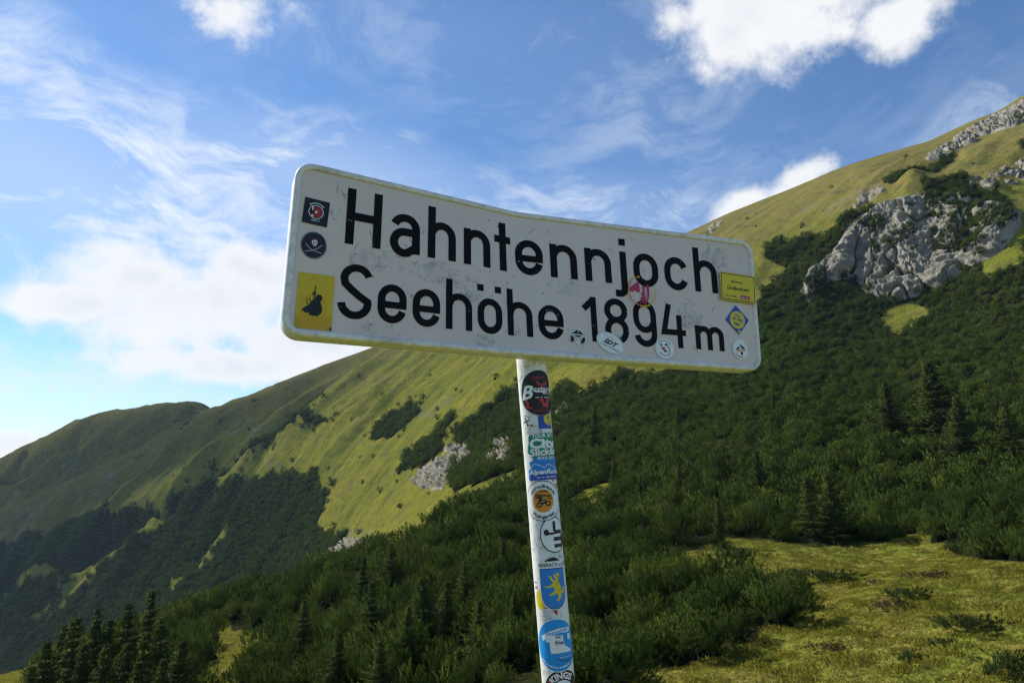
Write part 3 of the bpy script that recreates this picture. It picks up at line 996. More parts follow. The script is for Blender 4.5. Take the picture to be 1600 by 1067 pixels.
def put_spruce(x, s, ytop, label, group=None, wide=1.0):
    g = ground_xs(x, s)
    top = CAM + ray(x, ytop) * s
    h = max(top[2] - g[2], 1.5)
    k = h / 8.0
    e = empty('spruce', g - np.array([0, 0, 0.05]), random.uniform(0, 6.28))
    e.scale = (k * wide * random.uniform(0.88, 1.1), k * wide * random.uniform(0.88, 1.1), k)
    e.rotation_euler = (random.gauss(0, 0.025), random.gauss(0, 0.025), random.uniform(0, 6.28))
    tm, cm = SPRUCES[random.randrange(4)]
    link_copy(tm, 'trunk', (0, 0, 0), 1.0, 0, e)
    link_copy(cm, 'crown', (0, 0, 0), 1.0, 0, e)
    tag(e, label, 'spruce', group)
    return g


SPR = []
LG = 'spruces in the dark row at the lower left'
LL = 'dark spruce in the row at the lower left corner'
for k, (x, s, yt, w) in enumerate(sorted([(56, 46, 1000, 1.25), (76, 48, 974, 1.25), (98, 46, 962, 1.25), (150, 48, 966, 1.25), (190, 50, 938, 1.25), (116, 42, 1004, 1.25),
                    (143, 40, 1012, 1.25), (172, 41, 1003, 1.25), (210, 42, 985, 1.25), (77, 38, 1046, 1.25), (246, 46, 962, 1.25), (30, 44, 1040, 1.25), (200, 37, 1035, 1.25), (270, 42, 1000, 1.25), (240, 38, 1030, 1.25)])):
    SPR.append(put_spruce(x, s, yt, ORD[k] + ' ' + 'spruce from the left in the dark row at the lower left', LG, w))
SPR.append(put_spruce(132, 48, 948, 'slim dark spruce rising above its neighbours in the lower left row', wide=1.1))
SPR.append(put_spruce(220, 52, 918, 'spruce at the right end of the lower left row, its tip the highest', wide=1.15))
CG = 'spruces in the middle of the near wood'
CL_ = 'spruce among the dwarf pines left of the sign pole'
for k, (x, s, yt, w) in enumerate(sorted([(578, 44, 905, 1.25), (523, 38, 985, 1.25), (662, 42, 898, 1.25), (696, 45, 905, 1.25), (632, 38, 945, 1.25), (560, 60, 868, 1.25), (470, 50, 935, 1.1),
                    (730, 52, 872, 1.1), (785, 58, 842, 1.1), (745, 38, 935, 1.25), (610, 62, 845, 1.25), (690, 76, 800, 1.0), (590, 34, 1000, 1.25), (800, 42, 920, 1.1)])):
    SPR.append(put_spruce(x, s, yt, ORD[k] + ' ' + 'spruce from the left among the pines left of the pole', CG, w))
RG = 'spruces in the wood right of the pole'
RL = 'spruce standing out of the dwarf pine wood right of the pole'
for k, (x, s, yt, w) in enumerate(sorted([(925, 150, 630, 0.9), (1060, 150, 627, 0.9), (1062, 92, 720, 1.0), (1037, 76, 786, 1.0), (960, 110, 715, 0.9), (1186, 90, 698, 1.15), (1130, 120, 690, 0.9),
                    (1000, 96, 742, 0.9), (1380, 150, 588, 1.0), (1210, 150, 610, 0.9)])):
    SPR.append(put_spruce(x, s, yt, ORD[k] + ' ' + 'spruce from the left, by tip, in the wood right of the pole', RG, w))
for x, s, yt, w, lb in [
        (1308, 67, 734, 1.6, 'broad dark spruce at the far edge of the meadow, casting shade to its right'),
        (1270, 68, 738, 1.25, 'narrow spruce pressed against the broad spruce at the meadow edge'),
        (1393, 118, 588, 1.5, 'broad spruce halfway up the wooded slope at right, a dark gap to its right'),
        (1475, 112, 552, 1.6, 'tallest spruce on the wooded slope at right'),
        (1500, 96, 612, 1.25, 'slim pointed spruce in front of the tallest spruce at right'),
        (1585, 92, 618, 1.3, 'spruce at the right edge of the picture, halfway up'),
        (1125, 66, 782, 0.9, 'small spruce behind the low juniper at the left end of the meadow')]:
    SPR.append(put_spruce(x, s, yt, lb, None, w))
g = ground_xy(228, 792, 5.6, 7.0)
e = empty('spruce', g)
e.scale = (0.8, 0.8, 0.9)
link_copy(SPRUCES[1][0], 'trunk', (0, 0, 0), 1.0, 0, e)
link_copy(SPRUCES[1][1], 'crown', (0, 0, 0), 1.0, 0, e)
tag(e, 'tiny lone spruce on the far shaded slope at left', 'spruce')
for x, y, k, lb in [(1540, 612, 1.5, 'large yellow green leafy bush on the wooded slope at the right'), (928, 690, 1.2, 'bright green leafy bush right of the sign pole'),
                    (1230, 690, 1.0, 'light green bush in the wood below the right end of the board'), (520, 868, 1.0, 'bright green bush at the foot of the grass slope left of centre'),
                    (275, 985, 0.95, 'yellowish leafy bush beside the lower left spruces'), (440, 880, 1.0, 'light green bush on the slope left of the knoll')]:
    g = ground_xy(x, y, 2.0, 6.0)
    b = link_copy(BUSHES[random.randrange(3)], 'leafy_bush', g, k, random.uniform(0, 6.28))
    tag(b, lb, 'bush')

# low juniper and heather mounds on the meadow
for x, y, w, kind, lb in [
        (1100, 850, 1.7, 0, 'low spreading juniper at the left end of the meadow, under the wood'),
        (1160, 872, 1.3, 0, 'rounded juniper behind the pine clump at the left of the meadow'),
        (1295, 908, 2.0, 0, 'wide dark juniper mound in the middle of the meadow'),
        (1245, 898, 1.0, 0, 'small dark juniper left of the wide mound on the meadow'),
        (1422, 935, 1.1, 0, 'compact dark juniper in front of the brown heather on the meadow'),
        (1392, 950, 1.5, 1, 'brown heather patch beside the compact juniper on the meadow'),
        (1450, 902, 1.4, 1, 'brown heather patch high on the right of the meadow'),
        (1370, 912, 1.0, 1, 'brown heather behind the compact juniper on the meadow'),
        (1520, 985, 1.2, 0, 'oval dark juniper low on the right of the meadow'),
        (1475, 1008, 0.55, 0, 'tiny juniper tuft below the oval juniper'),
        (1420, 1030, 0.6, 0, 'small juniper tuft near the bottom edge of the meadow'),
        (1575, 1050, 1.3, 0, 'juniper at the bottom right corner of the meadow'),
        (1500, 860, 1.2, 0, 'juniper at the top of the meadow against the right wood'),
        (1420, 850, 1.0, 0, 'juniper in the shade at the far edge of the meadow'),
        (1290, 1012, 0.9, 1, 'brown bare patch of heather near the lower pine clump')]:
    g = ground_xy(x, y, 0.95, 3.6)
    o = link_copy(HEATH if kind else JUNIPER[random.randrange(2)], 'heather_mound' if kind else 'juniper', g - np.array([0, 0, 0.12]),
                  (w, w * 0.8, 0.55 * min(w, 1.5) + 0.1), random.uniform(-0.5, 0.5))
    tag(o, lb, 'heather' if kind else 'juniper')

# scatter the dwarf pines over the wooded ground
A = GP[:-1, :-1]
cell = np.linalg.norm(np.cross(GP[1:, :-1] - A, GP[:-1, 1:] - A), axis=-1)
wc = (wood[:-1, :-1] + wood[1:, 1:] + wood[1:, :-1] + wood[:-1, 1:]) / 4
vis = (GX[:-1, :-1] > -90) & (GX[:-1, :-1] < 1690) & (GT[:-1, :-1] > 0.9) & (GT[:-1, :-1] < 7)
sc = GS[:-1, :-1]
dens = np.where(GT[:-1, :-1] < 4.4, 0.30, 0.26) * np.where((sc > 300) & (GX[:-1, :-1] < 600), 1.35, 1.0)
lone = 0.0035 * sstep(fbm(GP[:-1, :-1] / 45.0, 3), 0.12, 0.45) * (GT[:-1, :-1] > 4.8) * (GT[:-1, :-1] < 6.7) + 0.0008 * (GT[:-1, :-1] > 4.8) * (GT[:-1, :-1] < 6.2)
wgt = cell * np.where(wc > 0.5, dens, np.where((GT[:-1, :-1] > 4.6) & (wc > 0.06), dens * wc * 0.9, lone)) * vis
N = RNG.poisson(wgt.sum())
pick = RNG.choice(wgt.size, N, p=(wgt / wgt.sum()).ravel())
ri, ci = np.unravel_index(pick, wgt.shape)
fr, fc = RNG.random(N), RNG.random(N)
PP = interp_grid(GP, ri + fr, ci + fc)
SS = GS[ri, ci]
TTp = GT[ri, ci]
# thin out where two stand almost on the same spot
key = np.round(PP[:, :2] / 0.75).astype(np.int64)
_, first = np.unique(key[:, 0] * 1000003 + key[:, 1], return_index=True)
PP, SS, TTp = PP[first], SS[first], TTp[first]
sz = 0.62 + 0.70 * RNG.random(len(PP)) ** 1.5 + 0.40 * fbm(PP / 9.0, 3)
sz = np.clip(sz, 0.42, 1.7) * np.where(SS > 300, 1.15, 1.0)
pxy = proj(PP)
onscr = (pxy[:, 0] > -25) & (pxy[:, 0] < 1625) & (pxy[:, 1] < 1100)
order = np.argsort(np.where(onscr, SS / sz, 1e9))
things = order[:300]
rest = np.setdiff1d(np.arange(len(PP)), things)
for i in things:
    x, y = pxy[i]
    row = 'front' if SS[i] < 36 else 'middle' if SS[i] < 48 else 'rear'
    if x > 1450:
        place_ = 'in the wood edge at the right end of the meadow'
    elif x > 1090:
        place_ = 'in the clump against the left side of the meadow'
    elif x > 890:
        place_ = 'in the thicket just right of the sign pole'
    elif x > 720:
        place_ = 'in the thicket just left of the sign pole'
    elif x > 560:
        place_ = 'among the spruces left of the pole, below the grass slope'
    elif x > 420:
        place_ = 'right of the small clearing at the lower left'
    elif x > 290:
        place_ = 'around the small clearing at the lower left'
    else:
        place_ = 'between the spruces in the lower left corner'
    lb, gr = 'dwarf pine %s, %s row' % (place_, row), 'dwarf pines %s, %s row' % (place_, row)
    o = link_copy(NEAR_PINES[RNG.integers(5)], 'dwarf_pine', PP[i] - np.array([0, 0, 0.1]),
                  (sz[i] * RNG.uniform(0.9, 1.15), sz[i] * RNG.uniform(0.9, 1.15), sz[i] * RNG.uniform(0.85, 1.2)), RNG.uniform(0, 6.28))
    tag(o, lb, 'dwarf pine', gr)


def scatter_stuff(name, label, cat, pts, scl, meshes, idx=None):
    """many copies of a few plants on points: one object"""
    n = len(pts)
    me = bpy.data.meshes.new(name)
    me.vertices.add(n)
    me.vertices.foreach_set('co', np.asarray(pts, np.float32).ravel())
    a = me.attributes.new('rot', 'FLOAT_VECTOR', 'POINT')
    rot = np.zeros((n, 3), np.float32)
    rot[:, 2] = RNG.uniform(0, 6.28, n)
    a.data.foreach_set('vector', rot.ravel())
    a = me.attributes.new('scl', 'FLOAT_VECTOR', 'POINT')
    a.data.foreach_set('vector', np.asarray(scl, np.float32).ravel())
    a = me.attributes.new('idx', 'INT', 'POINT')
    a.data.foreach_set('value', np.asarray(RNG.integers(0, len(meshes), n) if idx is None else idx, np.int32))
    o = bpy.data.objects.new(name, me)
    COL.objects.link(o)
    pc = bpy.data.collections.new(name + '_plants')
    for k, q in enumerate(meshes):
        pc.objects.link(bpy.data.objects.new('%s_plant_%d' % (name, k), q))
    ng = bpy.data.node_groups.new(name, 'GeometryNodeTree')
    ng.interface.new_socket('Geometry', in_out='INPUT', socket_type='NodeSocketGeometry')
    ng.interface.new_socket('Geometry', in_out='OUTPUT', socket_type='NodeSocketGeometry')
    N_, L_ = ng.nodes, ng.links
    gi, go = N_.new('NodeGroupInput'), N_.new('NodeGroupOutput')
    ip = N_.new('GeometryNodeInstanceOnPoints')
    cinf = N_.new('GeometryNodeCollectionInfo')
    cinf.inputs['Collection'].default_value = pc
    cinf.inputs['Separate Children'].default_value = True
    cinf.inputs['Reset Children'].default_value = True

    def na(nm, ty):
        d = N_.new('GeometryNodeInputNamedAttribute')
        d.data_type = ty
        d.inputs['Name'].default_value = nm
        return d.outputs['Attribute']
    L_.new(gi.outputs[0], ip.inputs['Points'])
    L_.new(cinf.outputs[0], ip.inputs['Instance'])
    ip.inputs['Pick Instance'].default_value = True
    L_.new(na('idx', 'INT'), ip.inputs['Instance Index'])
    L_.new(na('rot', 'FLOAT_VECTOR'), ip.inputs['Rotation'])
    L_.new(na('scl', 'FLOAT_VECTOR'), ip.inputs['Scale'])
    L_.new(ip.outputs[0], go.inputs[0])
    md = o.modifiers.new('scatter', 'NODES')
    md.node_group = ng
    tag(o, label, cat, kind='stuff')
    return o


def scl3(s, a=0.9, b=1.2):
    return np.stack([s * RNG.uniform(a, b, len(s)), s * RNG.uniform(a, b, len(s)), s * RNG.uniform(0.85, 1.2, len(s))], -1)


ck = np.zeros(CL_X.shape[:2])
for poly, ta, tb in WOOD[18:]:
    ck = np.maximum(ck, in_poly(CL_X[..., 0] + 6 * fbm(CL_P / 9.0, 3), CL_X[..., 1] + 5 * fbm(CL_P / 9.0 + 7, 3), poly))
ck *= (CL_M > 0.1)
lone_c = (CL_M > 0.2) * sstep(fbm(CL_P / 7.0 + 3, 3), 0.22, 0.4) * 0.35
ck = np.maximum(ck, lone_c)
cp = RNG.choice(ck.size, 900, p=(ck / ck.sum()).ravel())
CP = CL_P.reshape(-1, 3)[cp]
PP = np.concatenate([PP, CP])
rest = np.concatenate([rest, np.arange(len(PP) - len(CP), len(PP))])
sz = np.concatenate([sz, RNG.uniform(0.45, 0.95, len(CP))])
SS = np.concatenate([SS, np.full(len(CP), 290.0)])
TTp = np.concatenate([TTp, np.full(len(CP), 5.5)])
pxy = proj(PP)
farw = TTp[rest] > 4.55
farw &= pxy[rest, 0] < 620
A1, A2 = rest[~farw], rest[farw]
midn = SS[A1] < 75
ix = np.where(midn, RNG.integers(0, 5, len(A1)), RNG.integers(5, 10, len(A1)))
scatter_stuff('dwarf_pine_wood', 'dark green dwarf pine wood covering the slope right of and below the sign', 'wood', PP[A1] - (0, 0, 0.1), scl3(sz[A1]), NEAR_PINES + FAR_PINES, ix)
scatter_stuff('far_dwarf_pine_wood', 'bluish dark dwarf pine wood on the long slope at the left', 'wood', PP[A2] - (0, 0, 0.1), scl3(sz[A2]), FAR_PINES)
print('pines', len(PP), len(A1), len(A2))


# grass of the meadow and the clearings
def tuft(seed, n=9, h=0.15, w=0.03):
    r = np.random.default_rng(seed)
    mb = MB()
    for _ in range(n):
        a = r.uniform(0, 6.28)
        d = unit(np.array([math.cos(a) * 0.6, math.sin(a) * 0.6, 1.0]) + r.normal(size=3) * 0.15)
        b = np.array([r.normal() * 0.08, r.normal() * 0.08, -0.03])
        mb.blade(b, d, h * r.uniform(0.5, 1.2), w, unit(np.cross(d, r.normal(size=3))), 0.0, r.random())
    return mb.mesh('grass_tuft', [M_GRASS])


TUFTS = [tuft(200 + i) for i in range(4)]
gw = cell * (wc < 0.3) * (GT[:-1, :-1] > 0.95) * (GT[:-1, :-1] < 3.25) * (GX[:-1, :-1] > -40) * (GX[:-1, :-1] < 1640)
gw = gw * np.where(sc < 50, 1.0, 0.6)
NG = 60000
pick = RNG.choice(gw.size, NG, p=(gw / gw.sum()).ravel())
ri, ci = np.unravel_index(pick, gw.shape)
PG = interp_grid(GP, ri + RNG.random(NG), ci + RNG.random(NG))
pat = 0.55 + 0.9 * sstep(fbm(PG / 1.6, 3), -0.25, 0.45)
scatter_stuff('meadow_grass', 'yellow green rough grass covering the meadow at the lower right', 'grass', PG, scl3(pat * RNG.uniform(0.7, 1.4, NG)), TUFTS)
# ------------------------------------------------------------------ the road sign
PXC = {'TL': (463, 250), 'TR': (1174, 377.5), 'BR': (1190, 580.5), 'BL': (437.5, 523)}
_A = np.stack([ray(*PXC['TL']), -ray(*PXC['TR']), ray(*PXC['BR']), -ray(*PXC['BL'])], 1)
_d = np.linalg.svd(_A)[2][-1]
_d = _d / _d[0]
BH = 0.40
_c = [ray(*PXC[k]) * q for k, q in zip(('TL', 'TR', 'BR', 'BL'), _d)]
_k = BH / (0.5 * np.linalg.norm(_c[3] - _c[0]) + 0.5 * np.linalg.norm(_c[2] - _c[1]))
pTL, pTR, pBR, pBL = [CAM + q * _k for q in _c]
E1, E2 = pTR - pTL, pBL - pTL
BW = float(np.linalg.norm(E1))
BN = np.cross(E2, E1)
BN /= np.linalg.norm(BN)
if BN @ (CAM - pTL) < 0:
    BN = -BN
UT, AT, UB, AB = 0.42993, 0.070847, 0.42275, 0.024115      # the board is bent back along a crease


def tent(u, um):
    h = 0.05
    l, r = u / um, (1 - u) / (1 - um)
    q = np.clip(0.5 + (r - l) / (4 * h), 0, 1)
    return r * (1 - q) + l * q - h * q * (1 - q)


def board(U, V, off=0.0):
    """board coordinates in metres from the top left corner, off = proud of the face"""
    U, V = np.asarray(U, float), np.asarray(V, float)
    u, v = U / BW, V / BH
    um, a = UT + (UB - UT) * v, AT + (AB - AT) * v
    return pTL + u[..., None] * E1 + v[..., None] * E2 - BN * (a * tent(u, um))[..., None] + BN * np.asarray(off, float)[..., None]


def m_plain(name, col, rough=0.5, spec=0.3, metal=0.0, grime=0.25, scale=30.0):
    m, t = new_mat(name)
    pos = t.n('ShaderNodeNewGeometry').outputs['Position']
    n = t.noise(pos, scale, 5, 0.65)
    dk = tuple(c * 0.55 + 0.02 for c in col)
    c = t.mix(t.math('MULTIPLY', t.smooth(n, 0.45, 0.75), grime), col, dk)
    out_surface(t, principled(t, c, rough, metal, spec=spec))
    return m


def m_letter():
    m, t = new_mat('black_lettering')
    pos = t.n('ShaderNodeNewGeometry').outputs['Position']
    a = t.noise(pos, 95.0, 4, 0.7)
    b = t.noise(pos, 14.0, 3, 0.6)
    chip = t.math('MULTIPLY', t.smooth(a, 0.66, 0.69), t.smooth(b, 0.50, 0.60))
    base = t.mix(t.noise(pos, 9.0, 2, 0.5), (0.004, 0.005, 0.009), (0.012, 0.011, 0.011))
    out_surface(t, principled(t, t.mix(chip, base, (0.42, 0.42, 0.44)), 0.6, spec=0.08))
    return m


def m_board():
    m, t = new_mat('white_sign_face')
    pos = t.n('ShaderNodeNewGeometry').outputs['Position']
    a = t.noise(pos, 3.5, 5, 0.6, 0.2)
    b = t.noise(pos, 42.0, 5, 0.72, 0.3)
    st = t.noise(t.mapping(pos, scale=(60, 60, 5)), 1.0, 3, 0.6)
    c = t.mix(t.smooth(a, 0.3, 0.7), (0.60, 0.515, 0.48), (0.66, 0.57, 0.53))
    c = t.mix(t.math('MULTIPLY', t.smooth(b, 0.62, 0.74), t.smooth(a, 0.42, 0.66)), c, (0.42, 0.41, 0.39))
    c = t.mix(t.math('MULTIPLY', t.smooth(st, 0.58, 0.8), 0.22), c, (0.40, 0.38, 0.33))
    out_surface(t, principled(t, c, 0.45, spec=0.35))
    return m


def m_residue():
    m, t = new_mat('old_glue')
    pos = t.n('ShaderNodeNewGeometry').outputs['Position']
    a = t.noise(pos, 55.0, 6, 0.75, 0.4)
    b = t.noise(pos, 11.0, 3, 0.6)
    f = t.smooth(t.math('ADD', t.math('MULTIPLY', a, 0.7), t.math('MULTIPLY', b, 0.5)), 0.52, 0.72)
    col = t.mix(t.smooth(t.noise(pos, 130.0, 4, 0.7), 0.4, 0.62), (0.70, 0.72, 0.75), (0.34, 0.33, 0.30))
    tr = t.n('ShaderNodeBsdfTransparent').outputs[0]
    out_surface(t, t.n('ShaderNodeMixShader', {0: t.math('MULTIPLY', f, 0.55), 1: tr, 2: principled(t, col, 0.7, spec=0.2)}).outputs[0])
    return m


def m_alu():
    m, t = new_mat('dull_aluminium')
    pos = t.n('ShaderNodeNewGeometry').outputs['Position']
    a = t.noise(pos, 60.0, 5, 0.7)
    b = t.noise(pos, 9.0, 4, 0.6)
    c = t.mix(t.smooth(a, 0.35, 0.7), (0.72, 0.71, 0.70), (0.52, 0.51, 0.50))
    c = t.mix(t.math('MULTIPLY', t.smooth(b, 0.55, 0.75), 0.6), c, (0.33, 0.29, 0.21))
    out_surface(t, principled(t, c, 0.45, 0.0, spec=0.4))
    return m


def m_pole():
    m, t = new_mat('white_pole_paint')
    pos = t.n('ShaderNodeNewGeometry').outputs['Position']
    a = t.noise(pos, 7.0, 5, 0.65, 0.2)
    b = t.noise(pos, 60.0, 5, 0.7, 0.2)
    st = t.noise(t.mapping(pos, scale=(70, 70, 6)), 1.0, 4, 0.6)
    c = t.mix(t.smooth(a, 0.3, 0.7), (0.66, 0.65, 0.62), (0.76, 0.76, 0.75))
    c = t.mix(t.math('MULTIPLY', t.smooth(b, 0.56, 0.68), t.smooth(a, 0.40, 0.62)), c, (0.36, 0.33, 0.28))
    c = t.mix(t.math('MULTIPLY', t.smooth(st, 0.52, 0.75), 0.35), c, (0.42, 0.40, 0.36))
    out_surface(t, principled(t, c, 0.5, spec=0.3))
    return m


M_BOARD, M_LET, M_RES, M_ALU, M_POLE = m_board(), m_letter(), m_residue(), m_alu(), m_pole()
INK = {}


def ink(name, col, rough=0.42, grime=0.25):
    if name not in INK:
        INK[name] = m_plain(name, col, rough, grime=grime)
    return INK[name]


K = lambda: ink('sticker_black', (0.010, 0.010, 0.012))
Wt = lambda: ink('sticker_white', (0.74, 0.75, 0.77))

sign = empty('road_sign', (0, 0, 0))
tag(sign, 'weathered white mountain pass name board on a sticker covered white pole', 'road sign')

# rounded outline of the board
RC = 0.042


def outline(inset, n=10):
    r = max(RC - inset, 0.004)
    pts = []
    x0, y0, x1, y1 = inset, inset, BW - inset, BH - inset
    for cx, cy, a0 in ((x1 - r, y0 + r, -90), (x1 - r, y1 - r, 0), (x0 + r, y1 - r, 90), (x0 + r, y0 + r, 180)):
        for k in range(n + 1):
            a = math.radians(a0 + 90 * k / n)
            pts.append((cx + r * math.cos(a), cy + r * math.sin(a)))
    out = []
    for (ax, ay), (bx, by) in zip(pts, pts[1:] + pts[:1]):
        m_ = max(1, int(math.hypot(bx - ax, by - ay) / 0.02))
        out += [(ax + (bx - ax) * k / m_, ay + (by - ay) * k / m_) for k in range(m_)]
    return np.array(out)


gu, gv = np.linspace(0.012, BW - 0.012, 90), np.linspace(0.012, BH - 0.012, 26)
U_, V_ = np.meshgrid(gu, gv)
# keep the face inside the rounded corners
ou = np.clip(U_, RC, BW - RC)
ov = np.clip(V_, RC, BH - RC)
dd = np.hypot(U_ - ou, V_ - ov)
kk = np.where(dd > RC - 0.010, (RC - 0.010) / np.maximum(dd, 1e-6), 1.0)
U_, V_ = ou + (U_ - ou) * kk, ov + (V_ - ov) * kk
panel, _ = grid_mesh('panel', board(U_, V_, np.zeros_like(U_)), None, [M_BOARD], True, sign)
back, _ = grid_mesh('back_plate', board(U_, V_, np.full_like(U_, -0.004))[:, ::-1], None, [M_ALU], True, sign)
# rim: a rolled aluminium edge, proud of the face, running back as a side wall
prof = [(0.0150, 0.0004), (0.0146, 0.0040), (0.0130, 0.0054), (0.0100, 0.0064), (0.0065, 0.0066), (0.0035, 0.0058), (0.0012, 0.0035), (0.0, 0.0), (0.0, -0.044), (0.003, -0.046), (0.014, -0.046), (0.014, -0.043)]
base = outline(0.0)
cx_, cy_ = BW / 2, BH / 2
nrm = np.roll(base, -1, 0) - np.roll(base, 1, 0)
nrm = np.stack([-nrm[:, 1], nrm[:, 0]], -1)
nrm /= np.linalg.norm(nrm, axis=1)[:, None]
ins = RC - 0.0005
R_ = np.array([[base + nrm * i_, o_] for i_, o_ in prof], dtype=object)
rows = []
for i_, o_ in prof:
    q = base + nrm * i_
    rows.append(board(q[:, 0], q[:, 1], np.full(len(q), o_)))
rows = np.array(rows)
rows = np.concatenate([rows, rows[:, :1]], 1)
rim, _ = grid_mesh('rim', rows, None, [M_ALU], True, sign)


# ---- lettering: strokes of one width with square ends
def offset_strip(path, w):
    p = np.asarray(path, float)
    d = np.diff(p, axis=0)
    d /= np.linalg.norm(d, axis=1)[:, None]
    n = np.stack([-d[:, 1], d[:, 0]], -1)
    L, Rr = [], []
    for i in range(len(p)):
        if i == 0:
            nn, s = n[0], 1.0
        elif i == len(p) - 1:
            nn, s = n[-1], 1.0
        else:
            nn = n[i - 1] + n[i]
            nn /= np.linalg.norm(nn)
            s = 1 / max(nn @ n[i], 0.5)
        L.append(p[i] + nn * s * w / 2)
        Rr.append(p[i] - nn * s * w / 2)
    return np.array(L), np.array(Rr)


def arc(cx, cy, rx, ry, a0, a1, n=16):
    return [(cx + rx * math.cos(math.radians(a0 + (a1 - a0) * k / n)), cy + ry * math.sin(math.radians(a0 + (a1 - a0) * k / n))) for k in range(n + 1)]


def letter(strokes, w, U0, V0):
    """strokes in mm relative to (U0, V0); V grows downwards"""
    verts, faces, off = [], [], 0.0011
    for st in strokes:
        ww = w
        if isinstance(st, tuple) and st[0] == 'w':
            ww, st = st[1], st[2]
        pts = [st[0]]
        for a, b in zip(st[:-1], st[1:]):
            m_ = max(1, int(math.hypot(b[0] - a[0], b[1] - a[1]) / 14))
            pts += [(a[0] + (b[0] - a[0]) * k / m_, a[1] + (b[1] - a[1]) * k / m_) for k in range(1, m_ + 1)]
        pts = [q for k_, q in enumerate(pts) if k_ == 0 or math.dist(q, pts[k_ - 1]) > 1e-4]
        L, Rr = offset_strip(pts, ww)
        i = len(verts)
        n = len(L)
        q = np.concatenate([L, Rr]) / 1000.0
        verts += list(board(U0 / 1000 + q[:, 0], V0 / 1000 + q[:, 1], np.full(2 * n, off)))
        faces += [(i + k, i + k + 1, i + n + k + 1, i + n + k) for k in range(n - 1)]
        off += 0.00018
    o = mesh_obj('letter', verts, faces, [M_LET], panel)
    return o


def g_h(W, top, base, xh, w):
    h = w / 2
    r = (W - w) / 2
    return [[(h, top), (h, base)], [(h + w * 0.2, xh + r * 1.25)] + arc(h + r, xh + h + r * 1.05, r, r * 1.05, 200, 360, 14) + [(W - h, base)]]


def g_n(W, xh, base, w):
    h = w / 2
    r = (W - w) / 2
    return [[(h, xh), (h, base)], [(h + w * 0.2, xh + r * 1.25)] + arc(h + r, xh + h + r * 1.05, r, r * 1.05, 200, 360, 14) + [(W - h, base)]]


def g_o(W, top, base, w):
    h = w / 2
    rx = (W - w) / 2
    ry = rx * 1.08
    return [arc(W / 2, top + h + ry, rx, ry, 180, 360, 14) + arc(W / 2, base - h - ry, rx, ry, 0, 180, 14) + [(h, top + h + ry)]]


def g_e(W, top, base, w):
    h = w / 2
    rx = (W - w) / 2
    ry = rx * 1.08
    mid = top + (base - top) * 0.535
    tb = base - h - ry
    p = [(W - h, mid + h * 0.9)] + arc(W / 2, top + h + ry, rx, ry, 360, 180, 14) + arc(W / 2, tb, rx, ry, 180, 14, 14)
    return [p, ('w', w * 0.92, [(w * 0.6, mid), (W - w * 0.5, mid)])]


def g_c(W, top, base, w):
    h = w / 2
    rx = (W - w) / 2
    ry = rx * 1.08
    return [arc(W / 2, top + h + ry, rx, ry, 338, 180, 14) + arc(W / 2, base - h - ry, rx, ry, 180, 22, 14)]


W1, W2 = 19.6, 17.2
T1, X1, B1 = 40.0, 80.0, 177.5
T2, X2, B2 = 224.0, 258.0, 350.5


def place(strokes, w, U0):
    return letter(strokes, w, U0, 0.0)


h1, h2 = W1 / 2, W2 / 2
# Hahntennjoch
place([[(h1, T1 - 1), (h1, 176)], [(83 - h1, T1 - 1), (83 - h1, 176)], [(h1, 107), (83 - h1, 107)]], W1, 120)
aw = 74
ra = (aw - W1) / 2
place([arc(aw / 2 - 1, X1 + h1 + ra * 0.95 - 4, ra, ra * 0.95, 196, 360, 14) + [(aw - h1, 175)],
       [(aw - h1, 122)] + [(aw / 2 + 2, 122)] + arc(aw / 2 - 2, 149, ra - 1, 27 - 0, -90, -270, 14) + [(aw / 2 + 6, 175 - h1 + 9), (aw - h1, 158)]], W1, 226)
place(g_h(74, T1, 176, X1 - 2, W1), W1, 320)
place(g_n(74, X1 - 1, 177, W1), W1, 416)
place([[(24, 43), (24, 179)], [(0, 91), (47, 91)]], W1, 503)
place([[(24 - h1, 58), (24 - 3, 47)]], 9, 503)
place(g_e(78, X1 + 1, 181, W1), W1, 563)
place(g_n(78, X1 + 3, 179.5, W1), W1, 662)
place(g_n(79, X1 + 3, 179.5, W1), W1, 764)
place([[(38 - h1 + 1, 82), (38 - h1 + 1, 192)] + arc(38 - h1 - 13, 192, 14, 14.5, 0, 90, 8) + [(0, 206.5)], [(38 - h1 + 1, 43), (38 - h1 + 1, 63)]], W1, 852.5)
place(g_o(79, X1, 180, W1), W1, 913)
place(g_c(78, X1, 180, W1), W1, 1013)
place(g_h(78, 42, 177, X1 - 1, W1), W1, 1112.5)
# Seehöhe 1894 m
sw = 76
sr = (sw - W2) / 2
place([arc(sw / 2 + 1, T2 - 2 + h2 + 27, sr - 1, 27, -18, -180, 14) + [(h2 + 5, 270), (h2 + 20, 283), (sw - h2 - 20, 297), (sw - h2 - 5, 306)] +
       arc(sw / 2 - 1, B2 - h2 - 28, sr, 28, -12, 178, 16)], W2, 114)
place(g_e(68, X2, 351, W2), W2, 203)
place(g_e(68, X2, 351, W2), W2, 286)
place(g_h(68, T2 - 1, 350, X2, W2 * 0.97), W2 * 0.97, 369)
place(g_o(67, X2 + 2, 352, W2) + [('w', 17, [(0, 234), (17, 234)]), ('w', 17, [(48.5, 234.5), (65.5, 234.5)])], W2, 452)
place(g_h(69, T2 + 2, 350, X2 + 1, W2 * 0.97), W2 * 0.97, 534)
place(g_e(71, X2 + 2, 352, W2), W2, 619)
place([[(31, T2 + 1), (31, 349)], [(2, 260), (29, 235)]], W2, 749)
place([arc(36, 258, 26.5, 26, 0, 360, 28), arc(36, 313, 27.5, 29, 0, 360, 28)], W2, 812)
